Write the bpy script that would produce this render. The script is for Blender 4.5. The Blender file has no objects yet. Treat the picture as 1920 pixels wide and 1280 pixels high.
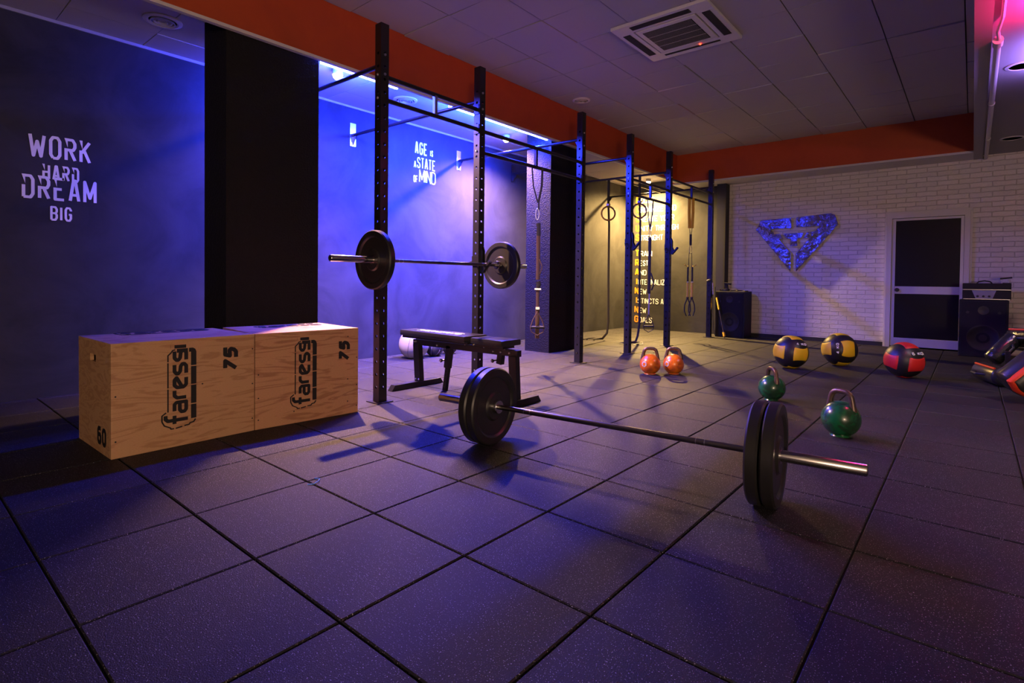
import bpy, math, random
from mathutils import Vector, Matrix
R = math.radians
random.seed(7)
sc = bpy.context.scene
col = sc.collection

# ------------------------------------------------------------------ camera
CAMR = ((0.76359, 0.64561, 0.01109), (0.02046, -0.00703, -0.99977), (-0.64538, 0.76364, -0.01858))  # right, down, forward
cam_d = bpy.data.cameras.new('camera')
cam = bpy.data.objects.new('camera', cam_d)
col.objects.link(cam)
cam_d.sensor_width = 36
cam_d.lens = 1022.06 / 1920 * 36
cam_d.shift_y = -(640 - 544.56) / 1920
cam_d.clip_start = 0.02
r, d, f = [Vector(v) for v in CAMR]
M = Matrix((r, -d, -f)).transposed().to_4x4()
M.translation = Vector((2.42915, -0.36864, 0.96943))
cam.matrix_world = M
sc.camera = cam
# ------------------------------------------------------------------ world, exposure
w = bpy.data.worlds.new('world'); sc.world = w; w.use_nodes = True
w.node_tree.nodes['Background'].inputs[0].default_value = (0.35, 0.3, 0.5, 1)
w.node_tree.nodes['Background'].inputs[1].default_value = 0.0
sc.view_settings.view_transform = 'Standard'
sc.view_settings.look = 'None'
sc.view_settings.gamma = 1
sc.view_settings.use_curve_mapping = False
sc.view_settings.exposure = 0.0
# ------------------------------------------------------------------ lights
WARM = (1.0, 0.53, 0.26)
def lamp(name, kind, loc, power, color, **kw):
    l = bpy.data.lights.new(name, kind); l.energy = power; l.color = color
    rot = kw.pop('rot', None)
    for k, v in kw.items(): setattr(l, k, v)
    o = bpy.data.objects.new(name, l); col.objects.link(o); o.location = loc
    if rot: o.rotation_euler = rot
    return o
P_S1, P_S2, P_S3 = 2000, 2000, 3200
lamp('spot_light_glow', 'SPOT', (-2.33, 2.60, 2.89), P_S1, WARM, shadow_soft_size=0.03, spot_size=R(112), spot_blend=1.0, rot=(R(9), R(-14), 0))
lamp('spot_light_glow', 'SPOT', (-2.33, 2.60, 2.89), 190, WARM, shadow_soft_size=0.03, spot_size=R(172), spot_blend=1.0)
lamp('spot_light_glow', 'SPOT', (-2.60, 5.42, 2.89), P_S2, WARM, shadow_soft_size=0.03, spot_size=R(152), spot_blend=1.0)
lamp('spot_light_glow', 'SPOT', (-2.50, 9.60, 2.89), P_S3, (1.0, 0.62, 0.20), shadow_soft_size=0.03, spot_size=R(165), spot_blend=1.0)
# lamps of the lower room on the right, outside the picture
lamp('hall_lamp_glow', 'SPOT', (3.3, 5.2, 2.74), 130, (1.0, 0.92, 0.72), shadow_soft_size=0.06, spot_size=R(130), spot_blend=1.0)
lamp('wall_lamp_glow', 'POINT', (5.2, -2.5, 1.25), 480, (1.0, 0.68, 0.47), shadow_soft_size=0.30)
# blue tubes of the alcove, an added blue fill, tubes of the right room
for yc, ln, pw in ((2.62, .75, 330), (4.61, 1.75, 1000)):
    lamp('blue_strip_glow', 'AREA', (-1.95, yc, 2.868), pw * .2, (0.03, 0.22, 1.0), shape='RECTANGLE', size=0.015, size_y=ln, rot=(0, R(180), 0))
    lamp('blue_strip_glow', 'AREA', (-1.968, yc, 2.838), pw, (0.014, 0.030, 1.0), shape='RECTANGLE', size=0.012, size_y=ln, rot=(0, R(48), 0), spread=R(115 if yc > 3 else 160))
lamp('blue_fill_glow', 'SPOT', (-1.95, 5.40, 2.838), 320, (0.03, 0.04, 1.0), shadow_soft_size=0.02, spot_size=R(46), spot_blend=1.0, rot=Vector((1.9, 4.6, -2.45)).to_track_quat('-Z', 'Y').to_euler())  # added spot without a fixture, boosts the blue on the brick wall
lamp('pink_tube_glow', 'AREA', (2.90, 4.3, 2.69), 110, (1.0, 0.015, 0.18), shape='RECTANGLE', size=0.1, size_y=0.8, rot=(R(180), 0, 0))
lamp('blue_tube_glow', 'AREA', (2.95, 5.7, 2.69), 32, (0.35, 0.2, 1.0), shape='RECTANGLE', size=0.1, size_y=0.8, rot=(R(180), 0, 0))

# ------------------------------------------------------------------ materials
def mat(name, base, rough=0.5, metal=0.0, spec=0.5, emit=None, estr=0.0, bump=None, mott=None, coat=0.0, speck=None):
    m = bpy.data.materials.new(name); m.use_nodes = True
    nt = m.node_tree; b = nt.nodes['Principled BSDF']
    b.inputs['Base Color'].default_value = (*base, 1); b.inputs['Roughness'].default_value = rough
    b.inputs['Metallic'].default_value = metal; b.inputs['Specular IOR Level'].default_value = spec
    b.inputs['Coat Weight'].default_value = coat
    if emit: b.inputs['Emission Color'].default_value = (*emit, 1); b.inputs['Emission Strength'].default_value = estr
    tc = nt.nodes.new('ShaderNodeTexCoord')
    src = None
    if mott:   # (scale, amount, second colour)
        n = nt.nodes.new('ShaderNodeTexNoise'); n.inputs['Scale'].default_value = mott[0]; n.inputs['Detail'].default_value = 8
        n.inputs['Roughness'].default_value = 0.65; n.inputs['Distortion'].default_value = mott[3] if len(mott) > 3 else 0.6
        nt.links.new(tc.outputs['Object'], n.inputs['Vector'])
        rp = nt.nodes.new('ShaderNodeValToRGB'); rp.color_ramp.elements[0].position = 0.5 - 0.5 / max(mott[1], .01) * .3
        rp.color_ramp.elements[1].position = 0.5 + 0.5 / max(mott[1], .01) * .3
        rp.color_ramp.elements[0].color = (*base, 1); rp.color_ramp.elements[1].color = (*mott[2], 1)
        nt.links.new(n.outputs['Fac'], rp.inputs['Fac']); src = rp.outputs['Color']
    if speck:  # (scale, threshold, colour)
        n = nt.nodes.new('ShaderNodeTexNoise'); n.inputs['Scale'].default_value = speck[0]; n.inputs['Detail'].default_value = 1
        nt.links.new(tc.outputs['Object'], n.inputs['Vector'])
        rp = nt.nodes.new('ShaderNodeValToRGB'); rp.color_ramp.elements[0].position = speck[1]; rp.color_ramp.elements[1].position = min(1, speck[1] + .04)
        nt.links.new(n.outputs['Fac'], rp.inputs['Fac'])
        mx = nt.nodes.new('ShaderNodeMix'); mx.data_type = 'RGBA'
        nt.links.new(rp.outputs['Color'], mx.inputs[0])
        if src: nt.links.new(src, mx.inputs[6])
        else: mx.inputs[6].default_value = (*base, 1)
        mx.inputs[7].default_value = (*speck[2], 1); src = mx.outputs[2]
    if src: nt.links.new(src, b.inputs['Base Color'])
    if bump:   # (scale, strength, distance)
        n = nt.nodes.new('ShaderNodeTexNoise'); n.inputs['Scale'].default_value = bump[0]; n.inputs['Detail'].default_value = 5
        nt.links.new(tc.outputs['Object'], n.inputs['Vector'])
        bp = nt.nodes.new('ShaderNodeBump'); bp.inputs['Strength'].default_value = bump[1]; bp.inputs['Distance'].default_value = bump[2]
        nt.links.new(n.outputs['Fac'], bp.inputs['Height']); nt.links.new(bp.outputs['Normal'], b.inputs['Normal'])
    return m

def wood_mat(name, rot=0.0, a=(0.62, 0.36, 0.17), c=(0.42, 0.20, 0.08), sc_=1.0):
    m = bpy.data.materials.new(name); m.use_nodes = True
    nt = m.node_tree; b = nt.nodes['Principled BSDF']; b.inputs['Roughness'].default_value = 0.55
    tc = nt.nodes.new('ShaderNodeTexCoord'); mp = nt.nodes.new('ShaderNodeMapping')
    mp.inputs['Scale'].default_value = (3 * sc_, 1.1 * sc_, 9 * sc_); mp.inputs['Rotation'].default_value = (rot, 0, 0)
    nt.links.new(tc.outputs['Object'], mp.inputs['Vector'])
    n = nt.nodes.new('ShaderNodeTexNoise'); n.inputs['Scale'].default_value = 1.3; n.inputs['Detail'].default_value = 3; n.inputs['Distortion'].default_value = 1.4
    nt.links.new(mp.outputs['Vector'], n.inputs['Vector'])
    mul = nt.nodes.new('ShaderNodeMath'); mul.operation = 'MULTIPLY'; mul.inputs[1].default_value = 34
    nt.links.new(n.outputs['Fac'], mul.inputs[0])
    sn = nt.nodes.new('ShaderNodeMath'); sn.operation = 'SINE'; nt.links.new(mul.outputs[0], sn.inputs[0])
    rp = nt.nodes.new('ShaderNodeValToRGB'); rp.color_ramp.elements[0].position = 0.0; rp.color_ramp.elements[1].position = 1.0
    rp.color_ramp.elements[0].color = (*a, 1); rp.color_ramp.elements[1].color = (*c, 1)
    mr = nt.nodes.new('ShaderNodeMapRange'); mr.inputs['From Min'].default_value = 0.1; mr.inputs['From Max'].default_value = 1.5
    nt.links.new(sn.outputs[0], mr.inputs['Value']); nt.links.new(mr.outputs[0], rp.inputs['Fac'])
    n2 = nt.nodes.new('ShaderNodeTexNoise'); n2.inputs['Scale'].default_value = 90; n2.inputs['Detail'].default_value = 4
    nt.links.new(mp.outputs['Vector'], n2.inputs['Vector'])
    mx = nt.nodes.new('ShaderNodeMix'); mx.data_type = 'RGBA'; mx.blend_type = 'MULTIPLY'; mx.inputs[0].default_value = 0.45
    nt.links.new(rp.outputs['Color'], mx.inputs[6]); nt.links.new(n2.outputs['Fac'], mx.inputs[7])
    nt.links.new(mx.outputs[2], b.inputs['Base Color'])
    return m

def brick_mat():
    m = bpy.data.materials.new('white_painted_brick'); m.use_nodes = True
    nt = m.node_tree; b = nt.nodes['Principled BSDF']; b.inputs['Roughness'].default_value = 0.6
    tc = nt.nodes.new('ShaderNodeTexCoord'); mp = nt.nodes.new('ShaderNodeMapping')
    mp.inputs['Rotation'].default_value = (R(90), 0, 0)
    nt.links.new(tc.outputs['Object'], mp.inputs['Vector'])
    nz = nt.nodes.new('ShaderNodeTexNoise'); nz.inputs['Scale'].default_value = 9; nz.inputs['Detail'].default_value = 3
    nt.links.new(tc.outputs['Object'], nz.inputs['Vector'])
    ad = nt.nodes.new('ShaderNodeMixRGB'); ad.blend_type = 'ADD'; ad.inputs[0].default_value = 0.02
    nt.links.new(mp.outputs['Vector'], ad.inputs[1]); nt.links.new(nz.outputs['Color'], ad.inputs[2])
    br = nt.nodes.new('ShaderNodeTexBrick'); br.inputs['Scale'].default_value = 1.0
    br.inputs['Brick Width'].default_value = 0.25; br.inputs['Row Height'].default_value = 0.072
    br.inputs['Mortar Size'].default_value = 0.006; br.inputs['Mortar Smooth'].default_value = 0.4
    br.inputs['Color1'].default_value = (0.70, 0.66, 0.62, 1); br.inputs['Color2'].default_value = (0.62, 0.59, 0.55, 1); br.inputs['Mortar'].default_value = (0.50, 0.47, 0.44, 1)
    nt.links.new(ad.outputs[0], br.inputs['Vector']); nt.links.new(br.outputs['Color'], b.inputs['Base Color'])
    n = nt.nodes.new('ShaderNodeTexNoise'); n.inputs['Scale'].default_value = 40; n.inputs['Detail'].default_value = 6
    nt.links.new(tc.outputs['Object'], n.inputs['Vector'])
    iv = nt.nodes.new('ShaderNodeMath'); iv.operation = 'MULTIPLY_ADD'; iv.inputs[1].default_value = -1.0
    nt.links.new(br.outputs['Fac'], iv.inputs[0]); nt.links.new(n.outputs['Fac'], iv.inputs[2])
    bp = nt.nodes.new('ShaderNodeBump'); bp.inputs['Strength'].default_value = 0.9; bp.inputs['Distance'].default_value = 0.008
    nt.links.new(iv.outputs[0], bp.inputs['Height']); nt.links.new(bp.outputs['Normal'], b.inputs['Normal'])
    return m

m_rubber = mat('rubber_tile', (0.009, 0.008, 0.0095), 0.60, spec=0.25, mott=(1.2, 1.2, (0.014, 0.0125, 0.0145)), speck=(240, 0.675, (0.36, 0.34, 0.38)), bump=(260, 0.7, 0.003))
m_gap = mat('black_gap', (0.004, 0.004, 0.004), 0.9)
m_plaster = mat('charcoal_plaster', (0.022, 0.022, 0.023), 0.65, spec=0.15, mott=(1.6, 1.0, (0.038, 0.038, 0.040), 1.0), bump=(7, 0.25, 0.01))
m_pillar = mat('black_rough_plaster', (0.012, 0.011, 0.012), 0.85, spec=0.15, bump=(60, 1.0, 0.01))
m_black = mat('black_paint', (0.012, 0.012, 0.013), 0.6)
m_brick = brick_mat()
m_ceil = mat('ceiling_board', (0.42, 0.40, 0.40), 0.8, bump=(90, 0.3, 0.002))
m_grid = mat('ceiling_seam', (0.03, 0.03, 0.03), 0.8)
m_orange = mat('orange_red_paint', (0.42, 0.062, 0.006), 0.6, mott=(2.0, 1.0, (0.36, 0.050, 0.005)))
m_white = mat('white_trim_paint', (0.55, 0.53, 0.52), 0.5)
m_grey = mat('grey_paint', (0.30, 0.29, 0.29), 0.6)
m_darkceil = mat('dull_ceiling', (0.30, 0.29, 0.29), 0.7)
m_steel = mat('black_powder_coat', (0.011, 0.010, 0.011), 0.35, spec=0.5)
m_chrome = mat('chrome', (0.62, 0.60, 0.58), 0.16, metal=1.0)
m_shaft = mat('dark_steel', (0.20, 0.185, 0.17), 0.28, metal=1.0)
m_bolt = mat('zinc_bolt', (0.55, 0.54, 0.54), 0.3, metal=1.0)
m_bumper = mat('black_bumper_rubber', (0.013, 0.012, 0.012), 0.38, spec=0.5)
m_vinyl = mat('black_vinyl', (0.020, 0.020, 0.022), 0.30, spec=0.6, bump=(240, 0.15, 0.001))
m_ink = mat('black_stencil_ink', (0.006, 0.006, 0.006), 0.6)
m_letter = mat('white_wall_lettering', (0.75, 0.74, 0.74), 0.5)
m_letter_o = mat('orange_wall_lettering', (0.85, 0.30, 0.012), 0.5)
m_ply = wood_mat('birch_plywood')
m_ply2 = wood_mat('pine_plywood', a=(0.62, 0.33, 0.16), c=(0.34, 0.13, 0.055), sc_=0.8)
m_plyedge = mat('plywood_edge', (0.42, 0.22, 0.08), 0.6, bump=(80, 0.4, 0.002))
m_kb_o = mat('orange_kettlebell_paint', (0.78, 0.19, 0.006), 0.28, spec=0.6, coat=0.4, mott=(9, 1.6, (0.52, 0.10, 0.01), 1.0), bump=(40, 0.2, 0.002))
m_kb_g = mat('green_kettlebell_paint', (0.006, 0.115, 0.036), 0.26, spec=0.5, coat=0.4, mott=(10, 2.2, (0.012, 0.05, 0.022), 1.0), bump=(40, 0.2, 0.002))
m_kb_h = mat('worn_steel_handle', (0.10, 0.075, 0.065), 0.4, metal=0.7, mott=(30, 2, (0.16, 0.10, 0.07)))
m_label = mat('white_worn_label', (0.6, 0.58, 0.6), 0.5, mott=(60, 3, (0.3, 0.28, 0.35)))
m_ball_y = mat('yellow_ball_vinyl', (0.78, 0.52, 0.012), 0.5, bump=(160, 0.3, 0.002))
m_ball_r = mat('red_ball_vinyl', (0.62, 0.018, 0.016), 0.5, bump=(160, 0.3, 0.002))
m_ball_k = mat('black_ball_vinyl', (0.014, 0.013, 0.015), 0.42, spec=0.5, bump=(160, 0.3, 0.002))
m_ball_g = mat('grey_leather', (0.34, 0.33, 0.34), 0.5)
m_ball_d = mat('dark_ball', (0.03, 0.03, 0.035), 0.35)
m_glassblk = mat('black_door_panel', (0.005, 0.005, 0.005), 0.5, spec=0.2)
m_alu = mat('aluminium_frame', (0.45, 0.44, 0.43), 0.35, metal=0.4)
m_brush = mat('brushed_steel', (0.26, 0.24, 0.23), 0.2, metal=1.0, bump=(7, 0.8, 0.035))
m_strap_t = mat('tan_webbing', (0.12, 0.08, 0.055), 0.8, spec=0.2)
m_strap_k = mat('black_webbing', (0.02, 0.02, 0.022), 0.6)
m_strap_y = mat('yellow_webbing', (0.75, 0.40, 0.01), 0.6)
m_foam_y = mat('yellow_foam_grip', (0.70, 0.45, 0.05), 0.7)
m_woodring = mat('wooden_ring', (0.24, 0.13, 0.05), 0.45)
m_spk = mat('black_speaker_case', (0.008, 0.008, 0.009), 0.6, spec=0.3)
m_grille = mat('speaker_grille', (0.012, 0.012, 0.015), 0.6, spec=0.2, speck=(300, 0.5, (0.008, 0.008, 0.01)))
m_cone = mat('speaker_cone', (0.006, 0.006, 0.007), 0.5)
m_dark = mat('dark_slot', (0.005, 0.005, 0.005), 0.8)
m_pvc = mat('white_plastic', (0.62, 0.60, 0.60), 0.4)
m_orangebag = mat('orange_red_piping', (0.75, 0.05, 0.01), 0.5)
m_yel = mat('yellow_plastic', (0.8, 0.5, 0.01), 0.4)
m_blue = mat('blue_thread', (0.05, 0.25, 0.9), 0.6)
m_led = mat('blue_light_tube', (0.2, 0.3, 1.0), 0.4, emit=(0.014, 0.030, 1.0), estr=2000)
m_bulb = mat('warm_bulb', (1, 0.8, 0.5), 0.4, emit=(1.0, 0.66, 0.34), estr=60)
m_red = mat('red_indicator', (1, 0.05, 0.02), 0.4, emit=(1.0, 0.03, 0.01), estr=12)
m_pinktube = mat('pink_tube', (1, 0.3, 0.5), 0.4, emit=(1.0, 0.05, 0.3), estr=4)
m_bluetube = mat('violet_tube', (0.4, 0.3, 1), 0.4, emit=(0.2, 0.1, 1.0), estr=4)

# ------------------------------------------------------------------ mesh helpers
class MB:
    def __init__(s): s.v = []; s.f = []
    def add(s, vs, fs):
        b = len(s.v); s.v += [tuple(x) for x in vs]; s.f += [tuple(b + i for i in q) for q in fs]; return s
    def box(s, c, size, rot=None):
        hx, hy, hz = [a / 2 for a in size]
        vs = [Vector((x, y, z)) for x in (-hx, hx) for y in (-hy, hy) for z in (-hz, hz)]
        if rot is not None: vs = [rot @ v for v in vs]
        c = Vector(c)
        return s.add([v + c for v in vs], [(0, 1, 3, 2), (4, 6, 7, 5), (0, 4, 5, 1), (2, 3, 7, 6), (0, 2, 6, 4), (1, 5, 7, 3)])
    def span(s, a, b):
        return s.box([(a[i] + b[i]) / 2 for i in range(3)], [abs(b[i] - a[i]) for i in range(3)])
    def bar(s, p0, p1, wd, ht, up=(0, 0, 1)):
        p0, p1 = Vector(p0), Vector(p1); z = (p1 - p0).normalized(); u = Vector(up)
        x = u.cross(z)
        if x.length < 1e-4: x = Vector((1, 0, 0)).cross(z)
        x.normalize(); y = z.cross(x)
        return s.box((p0 + p1) / 2, (wd, ht, (p1 - p0).length), Matrix((x, y, z)).transposed())
    def tube(s, pts, rad, seg=12, closed=False, flat=None, up=None):
        pts = [Vector(p) for p in pts]; n = len(pts); rs = rad if isinstance(rad, (list, tuple)) else [rad] * n
        ref = Vector(up) if up else None; vs = []; last = None
        for i, p in enumerate(pts):
            if closed: t = pts[(i + 1) % n] - pts[i - 1]
            else: t = pts[min(i + 1, n - 1)] - pts[max(i - 1, 0)]
            t.normalize()
            if ref is not None: x = ref - t * ref.dot(t)
            elif last is None:
                a = Vector((0, 0, 1)) if abs(t.z) < .9 else Vector((1, 0, 0)); x = a.cross(t)
            else: x = last - t * last.dot(t)
            x.normalize(); last = x; y = t.cross(x)
            for k in range(seg):
                an = 2 * math.pi * k / seg
                fx = flat if flat else 1
                vs.append(p + x * (math.cos(an) * rs[i]) + y * (math.sin(an) * rs[i] * fx))
        fs = []
        m = n if closed else n - 1
        for i in range(m):
            for k in range(seg):
                a = i * seg + k; b = i * seg + (k + 1) % seg; c2 = ((i + 1) % n) * seg + (k + 1) % seg; d2 = ((i + 1) % n) * seg + k
                fs.append((a, b, c2, d2))
        if not closed: fs += [tuple(range(seg))[::-1], tuple(range((n - 1) * seg, n * seg))]
        return s.add(vs, fs)
    def cyl(s, p0, p1, rad, seg=24, r2=None): return s.tube([p0, p1], [rad, rad if r2 is None else r2], seg)
    def lathe(s, prof, origin=(0, 0, 0), axis=(0, 0, 1), seg=48):
        # prof: (radius, height) list along axis
        a = Vector(axis).normalized(); x = (Vector((1, 0, 0)) if abs(a.x) < .9 else Vector((0, 1, 0))); x = (x - a * x.dot(a)).normalized(); y = a.cross(x); o = Vector(origin)
        vs = []; fs = []; n = len(prof)
        for (rr, h) in prof:
            for k in range(seg):
                an = 2 * math.pi * k / seg; vs.append(o + a * h + x * (rr * math.cos(an)) + y * (rr * math.sin(an)))
        for i in range(n - 1):
            for k in range(seg):
                fs.append((i * seg + k, i * seg + (k + 1) % seg, (i + 1) * seg + (k + 1) % seg, (i + 1) * seg + k))
        if prof[0][0] > 1e-5: fs.append(tuple(range(seg))[::-1])
        if prof[-1][0] > 1e-5: fs.append(tuple(range((n - 1) * seg, n * seg)))
        return s.add(vs, fs)
    def prism(s, poly, o, u, v, n, h):
        o, u, v, n = map(Vector, (o, u, v, n)); k = len(poly)
        a = [o + u * p[0] + v * p[1] for p in poly]; b = [p + n * h for p in a]
        return s.add(a + b, [tuple(range(k))[::-1], tuple(range(k, 2 * k))] + [(i, (i + 1) % k, k + (i + 1) % k, k + i) for i in range(k)])
    def build(s, name, material, parent=None, smooth=False, bevel=0, loc=None, angle=40):
        me = bpy.data.meshes.new(name); me.from_pydata(s.v, [], s.f); me.validate(); me.update()
        import bmesh
        bm = bmesh.new(); bm.from_mesh(me); bmesh.ops.remove_doubles(bm, verts=bm.verts, dist=1e-6) if smooth else None
        bmesh.ops.recalc_face_normals(bm, faces=bm.faces)
        if bevel:
            es = [e for e in bm.edges if len(e.link_faces) == 2 and e.calc_face_angle(0) > R(30)]
            bmesh.ops.bevel(bm, geom=es, offset=bevel, segments=2, affect='EDGES', profile=0.6, clamp_overlap=True)
        if smooth:
            for fc in bm.faces: fc.smooth = True
            for e in bm.edges:
                if len(e.link_faces) == 2 and e.calc_face_angle(0) > R(angle): e.smooth = False
        bm.to_mesh(me); bm.free()
        me.materials.append(material)
        o = bpy.data.objects.new(name, me); col.objects.link(o)
        if parent: o.parent = parent
        if loc is not None: o.location = loc
        return o
def thing(name, label, cat, loc=(0, 0, 0), rot=(0, 0, 0), group=None):
    o = bpy.data.objects.new(name, None); col.objects.link(o); o.location = loc; o.rotation_euler = rot
    o['label'] = label; o['category'] = cat
    if group: o['group'] = group
    return o
def tag(o, label, cat, group=None):
    o['label'] = label; o['category'] = cat
    if group: o['group'] = group
    return o
def struct(o): o['kind'] = 'structure'; return o
def dup(root, loc=None, rot=None, label=None):
    r_ = root.copy(); col.objects.link(r_)
    if loc is not None: r_.location = loc
    if rot is not None: r_.rotation_euler = rot
    if label: r_['label'] = label
    for ch in list(root.children):
        c_ = ch.copy(); col.objects.link(c_); c_.parent = r_
        for g in list(ch.children):
            d_ = g.copy(); col.objects.link(d_); d_.parent = c_
    return r_

# ------------------------------------------------------------------ stroke lettering
G = {
 'A': [[(0, 0), (1.6, 6), (2.4, 6), (4, 0)], [(0.5, 1.7), (3.5, 1.7)]],
 'B': [[(0, 0), (0, 6), (3, 6), (4, 5), (4, 3.9), (3.2, 3.1), (0, 3.1)], [(3.2, 3.1), (4, 2.3), (4, 1), (3, 0), (0, 0)]],
 'C': [[(4, 4.4), (4, 5), (3, 6), (1, 6), (0, 5), (0, 1), (1, 0), (3, 0), (4, 1), (4, 1.6)]],
 'D': [[(0, 0), (0, 6), (3, 6), (4, 5), (4, 1), (3, 0), (0, 0)]],
 'E': [[(4, 6), (0, 6), (0, 0), (4, 0)], [(0, 3), (3, 3)]],
 'F': [[(4, 6), (0, 6), (0, 0)], [(0, 3), (3, 3)]],
 'G': [[(4, 4.6), (4, 5), (3, 6), (1, 6), (0, 5), (0, 1), (1, 0), (3, 0), (4, 1), (4, 2.9), (2.4, 2.9)]],
 'H': [[(0, 0), (0, 6)], [(4, 0), (4, 6)], [(0, 3), (4, 3)]],
 'I': [[(0, 0), (0, 6)]],
 'K': [[(0, 0), (0, 6)], [(4, 6), (0.4, 2.7)], [(1.4, 3.6), (4, 0)]],
 'L': [[(0, 6), (0, 0), (4, 0)]],
 'M': [[(0, 0), (0, 6), (2.5, 1.2), (5, 6), (5, 0)]],
 'N': [[(0, 0), (0, 6), (4, 0), (4, 6)]],
 'O': [[(1, 0), (0, 1), (0, 5), (1, 6), (3, 6), (4, 5), (4, 1), (3, 0), (1, 0)]],
 'P': [[(0, 0), (0, 6), (3, 6), (4, 5), (4, 3.6), (3, 2.7), (0, 2.7)]],
 'R': [[(0, 0), (0, 6), (3, 6), (4, 5), (4, 3.9), (3.2, 3), (0, 3)], [(1.8, 3), (4, 0)]],
 'S': [[(4, 4.6), (4, 5), (3, 6), (1, 6), (0, 5), (0, 4.2), (1, 3.2), (3, 2.8), (4, 1.9), (4, 1), (3, 0), (1, 0), (0, 1), (0, 1.5)]],
 'T': [[(0, 6), (4, 6)], [(2, 6), (2, 0)]],
 'U': [[(0, 6), (0, 1), (1, 0), (3, 0), (4, 1), (4, 6)]],
 'V': [[(0, 6), (2, 0), (4, 6)]],
 'W': [[(0, 6), (1.4, 0), (3, 4.2), (4.6, 0), (6, 6)]],
 'Y': [[(0, 6), (2, 3), (4, 6)], [(2, 3), (2, 0)]],
 'Z': [[(0, 6), (4, 6), (0, 0), (4, 0)]],
 '0': [[(1, 0), (0, 1), (0, 5), (1, 6), (3, 6), (4, 5), (4, 1), (3, 0), (1, 0)]],
 '4': [[(3, 0), (3, 6), (0, 2), (4, 2)]],
 '5': [[(4, 6), (0, 6), (0, 3.4), (3, 3.6), (4, 2.8), (4, 1), (3, 0), (0, 0)]],
 '6': [[(3.8, 6), (1, 6), (0, 5), (0, 1), (1, 0), (3, 0), (4, 1), (4, 2.6), (3.2, 3.4), (0, 3.4)]],
 '7': [[(0, 6), (4, 6), (1.4, 0)]],
 ' ': [],
 # lower case, x height 4, for the stencilled logo
 'f': [[(3.1, 7), (1.8, 7), (1, 6.2), (1, -0.6)], [(-0.4, 4), (2.7, 4)]],
 'a': [[(0.5, 4), (3, 4), (3.7, 3.3), (3.7, 0), (0.8, 0), (0, 0.6), (0, 1.6), (0.8, 2.2), (3.7, 2.2)]],
 'r': [[(0, 0), (0, 3.1), (0.9, 4), (2.8, 4)]],
 'e': [[(3.6, 0), (0.9, 0), (0, 0.9), (0, 3.1), (0.9, 4), (2.9, 4), (3.7, 3.3), (0.4, 1.6)]],
 's': [[(3.4, 4), (0.9, 4), (0, 3.3), (0, 2.7), (0.8, 2.1), (2.8, 1.9), (3.6, 1.3), (3.6, 0.7), (2.8, 0), (0, 0)]],
 'i': [[(0, 0), (0, 4)], [(0, 5.0), (0, 6.0)]],
}
def wid(ch): return 0 if ch == 'I' or ch == 'i' else 3 if ch == ' ' else max([p[0] for st in G[ch] for p in st] + [0])
def strokes(mb, lines, o, u, v, n, sx, sy, th, h=0.002, slant=0):
    o, u, v, n = map(Vector, (o, u, v, n)); h0 = h; cnt = 0
    for st in lines:
        q = [((x + slant * y) * sx, y * sy) for x, y in st]
        for i in range(len(q) - 1):
            a, b = Vector(q[i]), Vector(q[i + 1]); t = (b - a)
            if t.length < 1e-6: continue
            cnt += 1; h = h0 + .00012 * cnt; t.normalize(); p = Vector((-t.y, t.x)) * th / 2
            mb.prism([a - p, b - p, b + p, a + p], o, u, v, n, h)
            if i > 0: mb.prism([(a.x + th / 2 * math.cos(k * math.pi / 4 + .39), a.y + th / 2 * math.sin(k * math.pi / 4 + .39)) for k in range(8)], o, u, v, n, h + .00006)
def text(mb, s, o, u, v, n, height, width, th, h=0.002, slant=0, gap=0.5, cuts=False):
    """write s from o along u with the given cap height and total width; gap is in stroke widths"""
    k = len(s); gw = th * gap
    sx = (width - k * th - (k - 1) * gw) / max(sum(wid(c) for c in s), 1e-3); sy = (height - th) / 6.0; x = 0
    if sx < 0.0005 or sum(wid(c) for c in s) == 0: sx = .001
    for c in s:
        oo = Vector(o) + Vector(u) * (x + th / 2) + Vector(v) * (th / 2)
        g = G[c]
        if cuts and c in 'RKHDE':    # stem split into a short post and a hanging wedge
            g = [st[:] for st in g]
            st = g[0]
            if c == 'E': g[0] = [(4, 6), (0, 6)]; g.append([(0, 3.4), (0, 0), (4, 0)])
            elif c in 'KH': g[0] = [(0, 0), (0, 3.4)]
            else: g[0] = [(0, 0), (0, 3.4)]; g.append([(0, 6)] + st[2:])
            q = th / 2 / max(sx, 1e-6) * 1.0
            mb.prism([(-th / 2, 6 * sy + th / 2), (th / 2, 6 * sy + th / 2), (th / 2, 3.7 * sy)], oo, u, v, n, h + .0001)
        strokes(mb, g, oo, u, v, n, sx, sy, th, h, slant); x += wid(c) * sx + th + gw

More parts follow.
